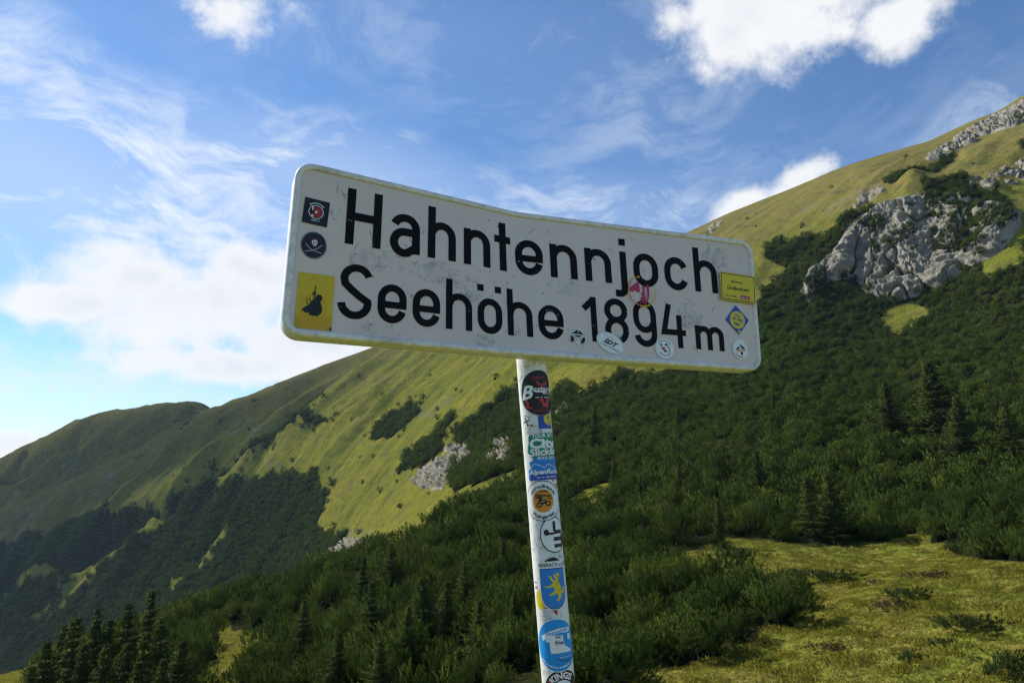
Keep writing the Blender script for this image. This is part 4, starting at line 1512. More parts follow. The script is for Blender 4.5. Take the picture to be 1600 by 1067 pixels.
place([arc(36, T2 + h2 + 26, 27, 29, 10, -180, 20) + [(h2, 268)] + arc(36, 275, 27, 30, 180, 20, 12),
       [(72 - h2, 255), (72 - h2, 316)] + arc(36, 318, 27, 26, 0, 172, 16)], W2, 901)
place([[(29, T2), (9, 305), (80, 305)], [(60, 255), (60, 349)]], W2 * 0.95, 988)
mh = 16.5
place([[(mh / 2, 279), (mh / 2, 348)]] + [[(mh / 2 + 3 + 40.5 * k, 305)] + arc(mh / 2 + 20 + 40.5 * k, 279 + mh / 2 + 19, 20, 19, 200, 360, 10) + [(mh / 2 + 40.5 * k + 40, 348.5)] for k in (0, 1)], mh, 1100)


# ---- stickers: flat print in thin layers
def tri2d(poly):
    q = [Vector((p[0], p[1], 0)) for p in poly]
    return [[poly[i] for i in t_] for t_ in tessellate_polygon([q])]


def split_tris(tris, lim):
    out, stack = [], list(tris)
    while stack:
        a, b, c = stack.pop()
        e = [math.dist(a, b), math.dist(b, c), math.dist(c, a)]
        k = int(np.argmax(e))
        if e[k] <= lim:
            out.append((a, b, c))
            continue
        P_ = [a, b, c]
        p, q, r = P_[k], P_[(k + 1) % 3], P_[(k + 2) % 3]
        m_ = ((p[0] + q[0]) / 2, (p[1] + q[1]) / 2)
        stack += [(p, m_, r), (m_, q, r)]
    return out


_txt = {}


def text2d(s, h, bold=0.0, shear=0.0, arc_r=None, center=(0, 0), rot=0.0, sx=1.0, inner=False):
    """lettering as triangles, cap height h, centred; arc_r bends it round a circle (y up)"""
    key = (s, bold, shear)
    if key not in _txt:
        cu = bpy.data.curves.new('txt', 'FONT')
        cu.body = s
        cu.size = 1.0
        cu.offset = bold
        cu.shear = shear
        cu.resolution_u = 2
        ob = bpy.data.objects.new('txt', cu)
        COL.objects.link(ob)
        dg = bpy.context.evaluated_depsgraph_get()
        dg.update()
        me = ob.evaluated_get(dg).to_mesh()
        me.calc_loop_triangles()
        v = [(p.co.x, p.co.y) for p in me.vertices]
        _txt[key] = [[v[i] for i in lt.vertices] for lt in me.loop_triangles]
        bpy.data.objects.remove(ob)
        bpy.data.curves.remove(cu)
    tr = np.array(_txt[key])
    k = h / 0.70
    lo, hi = tr[..., 0].min(), tr[..., 0].max()
    X = (tr[..., 0] - (lo + hi) / 2) * k * sx
    Y = (tr[..., 1] - 0.35) * k
    if arc_r:
        if inner:
            a = -math.pi / 2 + X / arc_r + rot
            rr_ = arc_r - Y
        else:
            a = math.pi / 2 - X / arc_r + rot
            rr_ = arc_r + Y
        X, Y = rr_ * np.cos(a), rr_ * np.sin(a)
    elif rot:
        X, Y = X * math.cos(rot) - Y * math.sin(rot), X * math.sin(rot) + Y * math.cos(rot)
    return [[(X[i, j] + center[0], Y[i, j] + center[1]) for j in range(3)] for i in range(len(tr))]


def ell(rx, ry, c=(0, 0), n=40, a0=0, a1=360):
    return [(c[0] + rx * math.cos(math.radians(a0 + (a1 - a0) * k / n)), c[1] + ry * math.sin(math.radians(a0 + (a1 - a0) * k / n))) for k in range(n + (0 if a1 - a0 == 360 else 1))]


def ring(rx, ry, w, c=(0, 0), n=40, a0=0, a1=360):
    out = []
    for k in range(n):
        a, b = [math.radians(a0 + (a1 - a0) * (k + j) / n) for j in (0, 1)]
        P_ = [(c[0] + (rx + s) * math.cos(t_), c[1] + (ry + s) * math.sin(t_)) for t_, s in ((a, 0), (b, 0), (b, -w), (a, -w))]
        out += [[P_[0], P_[1], P_[2]], [P_[0], P_[2], P_[3]]]
    return out


def line2d(path, w):
    L, Rr = offset_strip(path, w)
    out = []
    for i in range(len(L) - 1):
        out += [[tuple(L[i]), tuple(L[i + 1]), tuple(Rr[i + 1])], [tuple(L[i]), tuple(Rr[i + 1]), tuple(Rr[i])]]
    return out


def rect(w, h, c=(0, 0)):
    return [(c[0] - w / 2, c[1] - h / 2), (c[0] + w / 2, c[1] - h / 2), (c[0] + w / 2, c[1] + h / 2), (c[0] - w / 2, c[1] + h / 2)]


def blobby(rx, ry, c=(0, 0), n=30, amp=0.2, seed=0, fq=3):
    r = np.random.default_rng(seed)
    ph = r.uniform(0, 6.28, 4)
    out = []
    for k in range(n):
        a = 2 * math.pi * k / n
        q = 1 + amp * (math.sin(fq * a + ph[0]) * 0.6 + math.sin((2 * fq + 1) * a + ph[1]) * 0.4) + amp * 0.5 * (r.random() - 0.5)
        out.append((c[0] + rx * q * math.cos(a), c[1] + ry * q * math.sin(a)))
    return out


def dashes(n, rad, w, h, a0, a1, seed=1):
    """unreadable small print round an arc"""
    r = np.random.default_rng(seed)
    out = []
    for k in range(n):
        a = math.radians(a0 + (a1 - a0) * (k + 0.5) / n)
        c = (rad * math.cos(a), rad * math.sin(a))
        tx, ty = -math.sin(a), math.cos(a)
        ww, hh = w * r.uniform(0.6, 1.0), h * r.uniform(0.6, 1.0)
        P_ = [(c[0] + tx * sx_ * ww / 2 + math.cos(a) * sy_ * hh / 2, c[1] + ty * sx_ * ww / 2 + math.sin(a) * sy_ * hh / 2) for sx_, sy_ in ((-1, -1), (1, -1), (1, 1), (-1, 1))]
        out += [[P_[0], P_[1], P_[2]], [P_[0], P_[2], P_[3]]]
    return out


def row_dashes(x0, x1, y, h, n, seed=1):
    r = np.random.default_rng(seed)
    out = []
    st = (x1 - x0) / n
    for k in range(n):
        if r.random() < 0.14:
            continue
        out += tri2d(rect(st * r.uniform(0.45, 0.85), h * r.uniform(0.6, 1.0), (x0 + st * (k + 0.5), y)))
    return out


def sticker(label, fmap, layers, lim=0.02, parent=None, off0=0.0020, clip=None, name='sticker'):
    """layers: (material, polygon or triangles) in sticker metres, y up"""
    verts, faces, mi, mats = [], [], [], []
    for k, (m_, shp) in enumerate(layers):
        if m_ not in mats:
            mats.append(m_)
        tris = tri2d(shp) if not isinstance(shp[0][0], (list, tuple)) else shp
        tris = split_tris(tris, lim)
        if clip:
            tris = [t_ for t_ in tris if clip(sum(p[0] for p in t_) / 3, sum(p[1] for p in t_) / 3)]
        if not tris:
            continue
        A_ = np.array(tris).reshape(-1, 2)
        P3 = fmap(A_[:, 0], A_[:, 1], np.full(len(A_), off0 + 0.00022 * k))
        i = len(verts)
        verts += list(P3)
        faces += [(i + 3 * q, i + 3 * q + 1, i + 3 * q + 2) for q in range(len(tris))]
        mi += [mats.index(m_)] * len(tris)
    o = mesh_obj(name, verts, faces, mats, sign, matidx=mi)
    if label:
        o['label'] = label
    return o


def on_board(U0, V0, rot=0.0):
    c, s = math.cos(math.radians(rot)), math.sin(math.radians(rot))
    return lambda x, y, off: board(U0 / 1000 + x * c - y * s, V0 / 1000 - (x * s + y * c), off)


M_RED = ink('sticker_red', (0.36, 0.03, 0.03))
M_CRIM = ink('sticker_crimson', (0.42, 0.03, 0.10))
M_BLUE = ink('sticker_blue', (0.02, 0.07, 0.40))
M_MID = ink('sticker_sky_blue', (0.02, 0.20, 0.60))
M_CYAN = ink('sticker_cyan', (0.01, 0.26, 0.66))
M_NAVY = ink('sticker_navy', (0.010, 0.012, 0.030))
M_YEL = ink('sticker_yellow', (0.62, 0.50, 0.02))
M_AMB = ink('sticker_amber', (0.55, 0.33, 0.01), grime=0.5)
M_AMB2 = ink('sticker_pale_amber', (0.60, 0.42, 0.015), grime=0.5)
M_ORA = ink('sticker_orange', (0.62, 0.25, 0.02))
M_GRN = ink('sticker_green', (0.01, 0.20, 0.10))
M_GREY = ink('sticker_grey', (0.30, 0.30, 0.32))
BK, WH = K(), Wt()

# black square with a red disc in a white ring
sticker('black square sticker with a red disc in a white ring', on_board(52, 115, -3), [
    (BK, rect(0.055, 0.060)), (WH, ring(0.0165, 0.0165, 0.0016)), (M_RED, ell(0.0125, 0.0125, (0.0012, 0))), (BK, blobby(0.006, 0.007, (-0.008, 0.003), seed=2)),
    (WH, blobby(0.003, 0.003, (0, 0), seed=3)), (WH, blobby(0.0016, 0.005, (-0.008, 0.007), seed=4)), (WH, blobby(0.0028, 0.0022, (-0.007, -0.011), seed=5)),
    (WH, dashes(12, 0.0205, 0.0026, 0.0034, 140, 42)), (WH, text2d('A711', 0.0042, 0.02, arc_r=0.0215, inner=True, sx=1.5))])
# round black sticker: skull over crossed blades
skull = [(WH, ell(0.0065, 0.0062, (0.001, 0.0065))), (WH, rect(0.0065, 0.006, (0.0015, 0.0005))), (BK, ell(0.0016, 0.0018, (-0.001, 0.0055))), (BK, ell(0.0016, 0.0018, (0.0042, 0.0055))),
         (BK, [(0.0008, 0.0025), (0.0024, 0.0025), (0.0016, 0.0045)]), (BK, row_dashes(-0.001, 0.004, -0.0012, 0.003, 4)), (M_RED, [(-0.006, 0.0095), (-0.002, 0.0145), (0.004, 0.0145), (0.008, 0.010), (0.003, 0.0118)]),
         (M_RED, [(-0.0055, 0.006), (-0.009, 0.001), (-0.007, -0.001), (-0.0042, 0.003)])]
sticker('round black sticker with a skull over crossed blades', on_board(53, 193, 0), [
    (BK, ell(0.0275, 0.0310)), (M_GREY, ring(0.0262, 0.0296, 0.0006)), (M_NAVY, ell(0.0235, 0.0268)),
    (M_GREY, line2d([(-0.018, 0.001), (-0.008, -0.009), (0.004, -0.014), (0.018, -0.0165)], 0.0022)), (M_GREY, line2d([(0.018, 0.003), (0.008, -0.007), (-0.004, -0.0135), (-0.018, -0.017)], 0.0022))] + skull)
# yellow poster sticker with a crouching dark figure
fig = [(-0.023, -0.0165), (-0.0265, -0.0235), (-0.021, -0.0245), (-0.0205, -0.028), (-0.015, -0.0275), (-0.013, -0.0255), (-0.0105, -0.0275), (-0.0105, -0.032), (-0.004, -0.0325), (-0.001, -0.034),
       (0.0005, -0.032), (0.006, -0.032), (0.0095, -0.0335), (0.0095, -0.030), (0.0145, -0.026), (0.0165, -0.019), (0.0145, -0.010), (0.012, -0.003), (0.0105, 0.0015), (0.0, 0.0055), (-0.007, 0.001), (-0.0105, -0.006), (-0.016, -0.0125)]
sticker('yellow sticker with a crouching dark figure, lower left corner of the board', on_board(65, 320, 0), [
    (M_AMB2, rect(0.077, 0.124)), (M_AMB, rect(0.077, 0.030, (0, -0.047))), (M_YEL, text2d('VIENNA', 0.0135, 0.02, center=(0, 0.050))), (M_YEL, row_dashes(-0.034, 0.034, 0.033, 0.008, 10, 4)),
    (M_AMB, ring(0.0275, 0.0275, 0.0012, (-0.002, -0.014), 36)), (BK, fig), (BK, ell(0.0072, 0.0082, (0.0075, 0.0075))), (BK, line2d([(-0.0025, 0.003), (-0.001, 0.036)], 0.0020)),
    (BK, ell(0.0022, 0.0045, (-0.0018, 0.0185))), (BK, ell(0.0016, 0.003, (-0.0055, 0.016))), (BK, line2d([(-0.010, -0.002), (-0.013, 0.007)], 0.0018)), (BK, line2d([(-0.0155, -0.009), (-0.018, 0.003)], 0.0016)),
    (BK, [(0.034, -0.062), (0.0385, -0.062), (0.0385, -0.055), (0.0345, -0.057)])])
# yellow place-name sticker
sticker('yellow place name sticker with a black border at the right edge', on_board(1257, 155, -2), [
    (M_YEL, rect(0.124, 0.086)), (BK, line2d([(-0.058, -0.039), (0.058, -0.039), (0.058, 0.039), (-0.058, 0.039), (-0.058, -0.039)], 0.0022)),
    (BK, text2d('Marktflecken', 0.0062, 0.012, center=(-0.003, 0.017), sx=0.9)), (BK, text2d('Großostheim', 0.0105, 0.012, center=(0, -0.003), sx=0.98)),
    (BK, row_dashes(-0.047, -0.006, -0.029, 0.004, 12)), (M_CRIM, rect(0.034, 0.0105, (0.023, -0.028))), (WH, row_dashes(0.009, 0.037, -0.0295, 0.004, 7))], off0=0.0075)
# blue diamond with a yellow disc
heart = [(0, -0.004), (0.005, 0.001), (0.0045, 0.004), (0.002, 0.0045), (0, 0.0025), (-0.002, 0.0045), (-0.0045, 0.004), (-0.005, 0.001)]
sticker('blue diamond sticker with a yellow disc', on_board(1250, 252, 3), [
    (M_BLUE, [(0, -0.044), (0.042, 0.0), (0, 0.044), (-0.042, 0.0)]), (M_YEL, ell(0.0265, 0.0265)), (M_BLUE, text2d('STILL', 0.0065, 0.03, center=(0.002, 0.013), rot=-0.35)),
    (M_BLUE, [(p[0] - 0.011, p[1] + 0.003) for p in heart]), (M_BLUE, text2d('ING', 0.0075, 0.03, center=(0.010, -0.001), rot=-0.30)), (M_BLUE, text2d('FMC', 0.0075, 0.03, center=(-0.003, -0.013), rot=-0.30)), (M_YEL, ell(0.0045, 0.0045, (0.0005, -0.0345)))])
sticker('round white sticker with blue and yellow peaks, bottom right corner of the board', on_board(1252, 339, 0), [
    (WH, ell(0.0285, 0.030)), (M_GREY, ring(0.0270, 0.0285, 0.0006)), (M_NAVY, [(-0.016, 0.000), (-0.004, 0.008), (-0.001, 0.004), (-0.010, -0.002)]), (M_NAVY, [(-0.002, 0.016), (0.014, 0.006), (0.018, 0.000), (0.006, 0.002), (0.001, 0.008)]),
    (M_ORA, line2d([(-0.014, -0.006), (0.0, -0.002), (0.016, -0.004)], 0.004)), (M_NAVY, blobby(0.004, 0.005, (0.004, -0.012), seed=8)), (M_NAVY, dashes(8, 0.0225, 0.003, 0.003, 215, 290))])
sticker('round white sticker with a green cap and a red mark beside the 4', on_board(993, 354, 0), [
    (WH, ell(0.0305, 0.0285)), (BK, dashes(13, 0.0225, 0.003, 0.0028, 148, 32)), (BK, ring(0.0215, 0.0205, 0.0016, (0, 0), 20, 215, 325)), (M_GRN, [(-0.001, 0.0085), (0.012, 0.0085), (0.008, 0.0145), (0.004, 0.015)]),
    (M_RED, blobby(0.006, 0.0035, (-0.004, 0.000), seed=12)), (BK, blobby(0.0048, 0.003, (0.001, -0.007), seed=13)), (BK, ring(0.0085, 0.0085, 0.0016, (0.008, -0.001), 14, -80, 90)), (BK, blobby(0.0018, 0.004, (-0.011, 0.0095), seed=14))])
sticker('white oval sticker lettered SDT under the 8', on_board(824, 350, -22), [
    (WH, ell(0.0430, 0.0270, n=48)), (M_GREY, ring(0.0415, 0.0255, 0.0007, n=48)), (M_GREY, line2d([(-0.025, 0.010), (-0.018, 0.016), (-0.010, 0.010), (-0.003, 0.018), (0.004, 0.012), (0.010, 0.016)], 0.0011)),
    (BK, text2d('SDT', 0.0125, 0.04, 0.45, center=(0.001, 0.0005), sx=1.15)), (BK, row_dashes(-0.031, 0.031, -0.0125, 0.0032, 20, 3))])
hexl = lambda pts: line2d(pts, 0.0026)
sticker('small black and white faceted triangle sticker left of the 1', on_board(728, 340, -4), [
    (BK, [(-0.018, 0.007), (0, 0.021), (0.018, 0.007)]), (BK, [(-0.021, 0.000), (-0.006, 0.000), (-0.014, -0.017), (-0.021, -0.012)]), (BK, [(0.021, 0.000), (0.008, 0.000), (0.010, -0.017), (0.021, -0.012)]), (BK, rect(0.018, 0.006, (0, 0.002))),
    (WH, hexl([(-0.016, 0.0055), (0.016, 0.0055), (0, -0.021), (-0.016, 0.0055)])), (WH, hexl([(0, -0.004), (0, -0.019)])), (WH, hexl([(0, -0.004), (-0.010, 0.001)])), (WH, hexl([(0, -0.004), (0.010, 0.001)])),
    (WH, hexl([(-0.018, 0.009), (0, 0.0225), (0.018, 0.009)])), (WH, line2d([(0, 0.010), (0, 0.020)], 0.002)), (WH, line2d([(0.019, -0.014), (0.023, 0.001)], 0.0016)), (WH, line2d([(-0.021, -0.010), (-0.024, 0.001)], 0.0016))])
# torn red and orange round sticker over the o and the 9
torn = [(M_CRIM, [(-0.030, 0.006), (-0.018, 0.015), (-0.012, 0.021), (-0.004, 0.024), (-0.003, -0.001), (-0.010, -0.0015), (-0.014, 0.003), (-0.020, -0.001), (-0.023, -0.006), (-0.022, 0.000), (-0.026, -0.002)]),
        (M_CRIM, [(0.004, 0.014), (0.010, 0.014), (0.009, -0.004), (0.012, -0.016), (0.006, -0.026), (-0.004, -0.018), (0.003, -0.012), (0.000, -0.004), (0.005, 0.002)]),
        (M_CRIM, [(0.014, 0.018), (0.020, 0.019), (0.021, 0.004), (0.019, -0.014), (0.010, -0.030), (0.004, -0.033), (0.009, -0.026), (0.015, -0.014), (0.016, 0.002)])]
torn += [(M_CRIM, [(-0.010, -0.0265), (0.004, -0.0245), (0.008, -0.0275), (-0.002, -0.0285)])]
torn = [(m_, [(p_[0] * 1.25 - 0.001, p_[1] * 1.2) for p_ in q_]) for m_, q_ in torn]
r_ = np.random.default_rng(5)
for a in np.linspace(95, 268, 20):
    q = math.radians(a)
    torn.append((M_ORA, blobby(0.0024 * r_.uniform(0.6, 1.3), 0.0038 * r_.uniform(0.6, 1.3), (0.040 * math.cos(q) - 0.002, 0.043 * math.sin(q)), 9, 0.4, int(a))))
for a in list(np.linspace(-92, -60, 6)) + list(np.linspace(-40, 12, 8)):
    q = math.radians(a)
    torn.append((M_YEL, blobby(0.0026 * r_.uniform(0.5, 1.2), 0.0040 * r_.uniform(0.5, 1.2), (0.042 * math.cos(q) - 0.002, 0.044 * math.sin(q)), 9, 0.4, int(a) + 200)))
sticker('torn remains of a red and orange round sticker over the o and the 9', on_board(932, 196, 0), torn, off0=0.0024)
for U0, V0, rx, ry, sd in [(215, 205, 0.085, 0.028, 1), (360, 215, 0.085, 0.024, 2), (430, 245, 0.045, 0.032, 3), (220, 368, 0.055, 0.016, 4), (700, 205, 0.045, 0.022, 5), (1085, 250, 0.042, 0.045, 6),
                           (1190, 68, 0.045, 0.032, 7), (470, 370, 0.030, 0.016, 8), (95, 105, 0.014, 0.020, 9), (655, 285, 0.022, 0.015, 10), (560, 340, 0.012, 0.014, 11), (350, 188, 0.030, 0.008, 12), (840, 338, 0.02, 0.014, 13)]:
    sticker(None, on_board(U0, V0, 0), [(M_RES, blobby(rx, ry, (0, 0), 30, 0.15, sd))], off0=0.0005 if sd not in (10, 11, 12, 13) else 0.0019, name='glue_residue')

# scratches and specks
rs = np.random.default_rng(77)
scr = []
for _ in range(46):
    u0, v0, a_ = rs.uniform(0.04, BW - 0.05), rs.uniform(0.03, BH - 0.03), rs.normal(1.4, 0.7)
    ln_ = rs.uniform(0.004, 0.030) * (1 if rs.random() < 0.5 else 0.35)
    pts_ = [(u0 + math.cos(a_) * ln_ * q_ + rs.normal() * 0.0006, -v0 + math.sin(a_) * ln_ * q_ + rs.normal() * 0.0006) for q_ in (0, 0.3, 0.65, 1.0)]
    scr.append((ink('scratch_grime', (0.20, 0.19, 0.17)), line2d(pts_, rs.uniform(0.0006, 0.0016))))
for _ in range(70):
    u0, v0 = rs.uniform(0.03, BW - 0.03), rs.uniform(0.025, BH - 0.025)
    r0 = rs.uniform(0.0006, 0.0022)
    scr.append((ink('scratch_grime', (0.20, 0.19, 0.17)), blobby(r0, r0 * rs.uniform(0.6, 1.8), (u0, -v0), 7, 0.3, int(u0 * 1e5))))
o = sticker(None, on_board(0, 0, 0), [(scr[0][0], [t_ for m_, s_ in scr for t_ in (s_ if isinstance(s_[0][0], (list, tuple)) else tri2d(s_))])], off0=0.0007, name='scratches')

# ---- the pole
PT, PB = CAM + ray(830.5, 570) * 1.765, CAM + ray(872.6, 1067) * 1.597
PB[1] = PT[1] + 0.0
ax = (PT - PB) / np.linalg.norm(PT - PB)
PR = 0.0385
foot = PB - ax * ((PB[2] + 0.35) / ax[2])
topp = PT + ax * 0.33
side = np.cross(ax, CAM - PT)
side /= np.linalg.norm(side)
face = np.cross(side, ax)
if face @ (CAM - PT) < 0:
    face = -face
if side[0] < 0:
    side = -side


def pole_pt(phi, h, off=0.0):
    phi, h = np.asarray(phi, float), np.asarray(h, float)
    return PT + h[..., None] * ax + (PR + np.asarray(off, float))[..., None] * (np.cos(phi)[..., None] * face + np.sin(phi)[..., None] * side)


hs = np.linspace((foot - PT) @ ax, (topp - PT) @ ax, 60)
ph = np.linspace(0, 2 * math.pi, 65)
HH, PHI = np.meshgrid(hs, ph, indexing='ij')
wob = 0.0004 * fbm(np.stack([PHI * 2, HH * 9, PHI * 0], -1), 2)
pole, _ = grid_mesh('pole', pole_pt(PHI, HH, wob), None, [M_POLE], True, sign)
cap = mesh_obj('pole_cap', list(pole_pt(ph[:-1], np.full(64, hs[-1] + 0.001), np.full(64, -0.0005))), [list(range(64))], [M_ALU], sign)


def pole_h(y):
    """height on the pole seen at picture row y"""
    hh = np.linspace(hs[0], hs[-1], 400)
    yy = proj(PT + hh[:, None] * ax + face * PR)[:, 1]
    return float(np.interp(y, yy[::-1], hh[::-1]))


def on_pole(y, phi_deg, rot=0.0):
    h0 = pole_h(y)
    p0 = math.radians(phi_deg)
    c, s = math.cos(math.radians(rot)), math.sin(math.radians(rot))
    return lambda x, yy, off: pole_pt(p0 + (x * c - yy * s) / PR, h0 + x * s + yy * c, off)


def pstick(label, y, phi, layers, rot=0.0, off0=0.0006):
    return sticker(label, on_pole(y, phi, rot), layers, 0.006, off0=off0)


# black oval lettered Bastards
M_RED2 = ink('sticker_bright_red', (0.60, 0.03, 0.025))
pstick('black oval sticker with red print at the top of the pole', 614, 22, [
    (BK, ell(0.050, 0.058, n=56)), (M_RED, text2d('Support', 0.008, 0.01, 0.3, center=(0.001, 0.040))), (M_RED, [(-0.010, 0.034), (-0.004, 0.020), (0.008, 0.014), (0.022, 0.022), (0.026, 0.036), (0.016, 0.026), (0.004, 0.022)]),
    (M_RED, [(-0.002, 0.012), (0.028, 0.012), (0.026, -0.004), (0.004, -0.002)]), (M_RED2, [(-0.006, -0.016), (0.028, -0.016), (0.022, -0.024), (0.020, -0.036), (0.006, -0.036), (0.002, -0.024)]), (BK, ell(0.005, 0.005, (0.012, -0.021))),
    (M_RED2, line2d([(-0.038, -0.014), (-0.030, -0.026), (-0.034, -0.034), (-0.022, -0.038)], 0.004)), (M_RED, text2d('SINCE 2003', 0.006, 0.01, center=(0.004, -0.045))),
    (WH, text2d('B', 0.033, 0.03, 0.3, center=(-0.031, 0.003), sx=1.05)), (WH, text2d('astards', 0.014, 0.02, 0.3, center=(0.013, 0.010))), (WH, rect(0.030, 0.0025, (0.004, 0.002))), (WH, row_dashes(0.006, 0.030, -0.002, 0.005, 6)),
    (WH, row_dashes(-0.012, 0.030, -0.012, 0.0035, 14)), (M_GREY, ring(0.0495, 0.0575, 0.0012, n=56))], off0=0.0014)
pstick('small green lettering peeling beside the black oval', 588, -52, [(M_GRN, text2d('on tour', 0.005, 0.02, 0.2, rot=0.9))])
pstick('small white sticker with crossed pistons', 655, -38, [(WH, rect(0.030, 0.030)), (BK, line2d([(-0.008, -0.010), (0.008, 0.004)], 0.003)), (BK, line2d([(0.008, -0.010), (-0.008, 0.004)], 0.003)),
                                                             (BK, row_dashes(-0.011, 0.011, 0.009, 0.004, 8)), (M_RED, [(0.010, -0.010), (0.022, -0.008), (0.022, -0.002)]), (BK, ell(0.0025, 0.0025, (0.009, -0.010)))], rot=-28)
pstick('blue square sticker with half a yellow sun', 660, 38, [(M_BLUE, rect(0.042, 0.032)), (M_YEL, ell(0.016, 0.016, (0.010, 0.008))), (M_BLUE, ell(0.0035, 0.0035, (0.008, 0.012))), (M_BLUE, rect(0.001, 0.010, (0.011, -0.001))), (M_BLUE, rect(0.001, 0.010, (0.014, -0.001)))])
pstick('green tour sticker with white lettering', 697, 14, [
    (M_GRN, [(-0.028, 0.030), (0.050, 0.034), (0.050, -0.030), (-0.022, -0.034), (-0.030, -0.022), (-0.040, -0.014), (-0.038, 0.002), (-0.034, 0.010), (-0.034, 0.024)]),
    (WH, text2d('TOUR 2012', 0.0088, 0.03, center=(0.008, 0.026), rot=0.05)), (WH, text2d('City', 0.022, 0.05, center=(0.006, 0.007), sx=1.35)), (WH, text2d('Slicker', 0.017, 0.035, center=(0.006, -0.0135), rot=0.03, sx=1.12)),
    (WH, text2d('RÜCK 2012', 0.0066, 0.03, center=(0.010, -0.029)))])
pstick('blue sticker with white mountain lines and lettering', 733, 12, [
    (M_MID, [(-0.040, -0.026), (0.052, -0.026), (0.052, 0.028), (-0.022, 0.028), (-0.024, 0.022), (-0.036, 0.018), (-0.032, 0.006), (-0.040, -0.002)]), (M_BLUE, rect(0.088, 0.016, (0.007, -0.0175))), (WH, line2d([(-0.034, 0.002), (-0.022, 0.014), (-0.010, 0.010), (0.002, 0.003), (0.012, 0.012), (0.024, 0.006), (0.034, 0.001), (0.044, 0.008)], 0.0012)),
    (WH, text2d('AlpenRoller', 0.0112, 0.03, 0.25, center=(0.007, -0.006), sx=1.12)), (WH, row_dashes(-0.018, 0.036, -0.0195, 0.0030, 18))], off0=0.0012)
pstick('orange and white sticker remnant on the right side of the pole', 757, 55, [(WH, rect(0.034, 0.030)), (M_ORA, [(-0.015, 0.012), (0.002, 0.013), (-0.004, 0.004)]), (M_ORA, [(-0.002, 0.000), (0.014, 0.004), (0.014, -0.010), (0.006, -0.012)]), (M_ORA, [(0.006, 0.008), (0.016, 0.014), (0.016, 0.008)])], off0=0.0004)
bike = [(BK, ring(0.0065, 0.0065, 0.0026, (0.012, -0.006), 20)), (BK, ring(0.0065, 0.0065, 0.0026, (-0.009, -0.010), 20)), (BK, [(-0.010, -0.006), (0.000, -0.009), (0.008, -0.003), (0.005, 0.003), (-0.002, 0.001), (-0.006, 0.006), (-0.010, 0.003)]), (BK, ell(0.0026, 0.0026, (-0.005, 0.0065))),
        (WH, line2d([(-0.006, -0.004), (0.004, -0.001)], 0.0010))]
pstick('round white motorcycle club sticker with an orange sun', 782, 0, [
    (BK, ell(0.0475, 0.0480, n=56)), (WH, ell(0.0455, 0.0460, n=56)), (M_ORA, ell(0.0260, 0.0275)), (BK, text2d('otorradfreunde', 0.0085, 0.025, arc_r=0.0345, sx=1.0)), (BK, text2d('Weingarten', 0.0085, 0.025, arc_r=0.0375, inner=True, sx=1.0)),
    (BK, text2d('Albatross', 0.0070, 0.03, center=(0, 0.013))), (BK, [(-0.018, 0.021), (0.006, 0.024), (0.014, 0.021), (-0.004, 0.020)]), (BK, [(-0.024, 0.007), (-0.010, 0.009), (0.004, 0.007), (-0.010, 0.005)]), (BK, [(0.004, 0.006), (0.024, 0.007), (0.020, 0.004)])] + bike, rot=-4, off0=0.0010)
pstick('white oval sticker with a black outline and a bold block figure', 836, 32, [
    (BK, ell(0.036, 0.042, n=48)), (WH, ell(0.0335, 0.0395, n=48)), (BK, rect(0.026, 0.009, (0.012, 0.006))), (BK, rect(0.026, 0.009, (0.010, -0.010))), (BK, rect(0.026, 0.008, (0.010, -0.026))), (BK, rect(0.008, 0.024, (0.024, -0.012))), (BK, rect(0.007, 0.022, (0.000, 0.020))),
    (BK, ell(0.006, 0.007, (-0.020, 0.006))), (BK, rect(0.014, 0.005, (-0.009, 0.003))), (M_RED, rect(0.006, 0.004, (0.030, 0.000)))])
beav = [(-0.012, 0.026), (-0.010, 0.022), (-0.006, 0.014), (-0.002, 0.011), (-0.006, 0.006), (-0.014, 0.002), (-0.020, 0.003), (-0.018, -0.001), (-0.011, -0.001), (-0.002, 0.000), (0.000, -0.006), (-0.004, -0.012), (-0.012, -0.016), (-0.010, -0.019), (-0.003, -0.017),
        (0.004, -0.014), (0.006, -0.024), (0.001, -0.030), (0.007, -0.031), (0.012, -0.026), (0.014, -0.012), (0.013, 0.000), (0.009, 0.010), (0.008, 0.018), (0.011, 0.024), (0.012, 0.031), (0.008, 0.028), (0.006, 0.032), (0.004, 0.027), (-0.001, 0.026), (0.000, 0.021), (0.003, 0.018), (0.000, 0.014),
        (-0.004, 0.018), (-0.006, 0.026), (-0.009, 0.024)]
shield = [(-0.031, 0.042), (0.031, 0.042), (0.031, -0.014)] + [(0.031 * math.cos(math.radians(a)), -0.014 - 0.036 * math.sin(math.radians(a))) for a in range(15, 180, 15)] + [(-0.031, -0.014)]
pstick('yellow crescent of an older sticker under the shield', 936, -42, [(M_YEL, ell(0.016, 0.022))], off0=0.0004)
pstick('blue coat of arms sticker with a yellow rampant beaver', 917, 12, [
    (WH, [(p[0] * 1.09, p[1] * 1.06 + 0.001) for p in shield]), (WH, rect(0.070, 0.014, (0, 0.051))), (BK, shield), (M_MID, [(p[0] * 0.955, p[1] * 0.965) for p in shield]), (M_YEL, [(p[0] * 1.15 + 0.002, p[1] * 1.02) for p in beav]), (M_YEL, line2d([(0.015, -0.014), (0.023, -0.012), (0.024, -0.002)], 0.005)),
    (BK, ell(0.0010, 0.0012, (0.009, 0.023))), (BK, text2d('BIBERACH a.d.R.', 0.0082, 0.005, center=(0.003, 0.050), sx=0.86)), (BK, [(-0.018, 0.058), (-0.008, 0.064), (0.004, 0.067), (0.014, 0.063), (0.020, 0.058)])], rot=0, off0=0.0012)
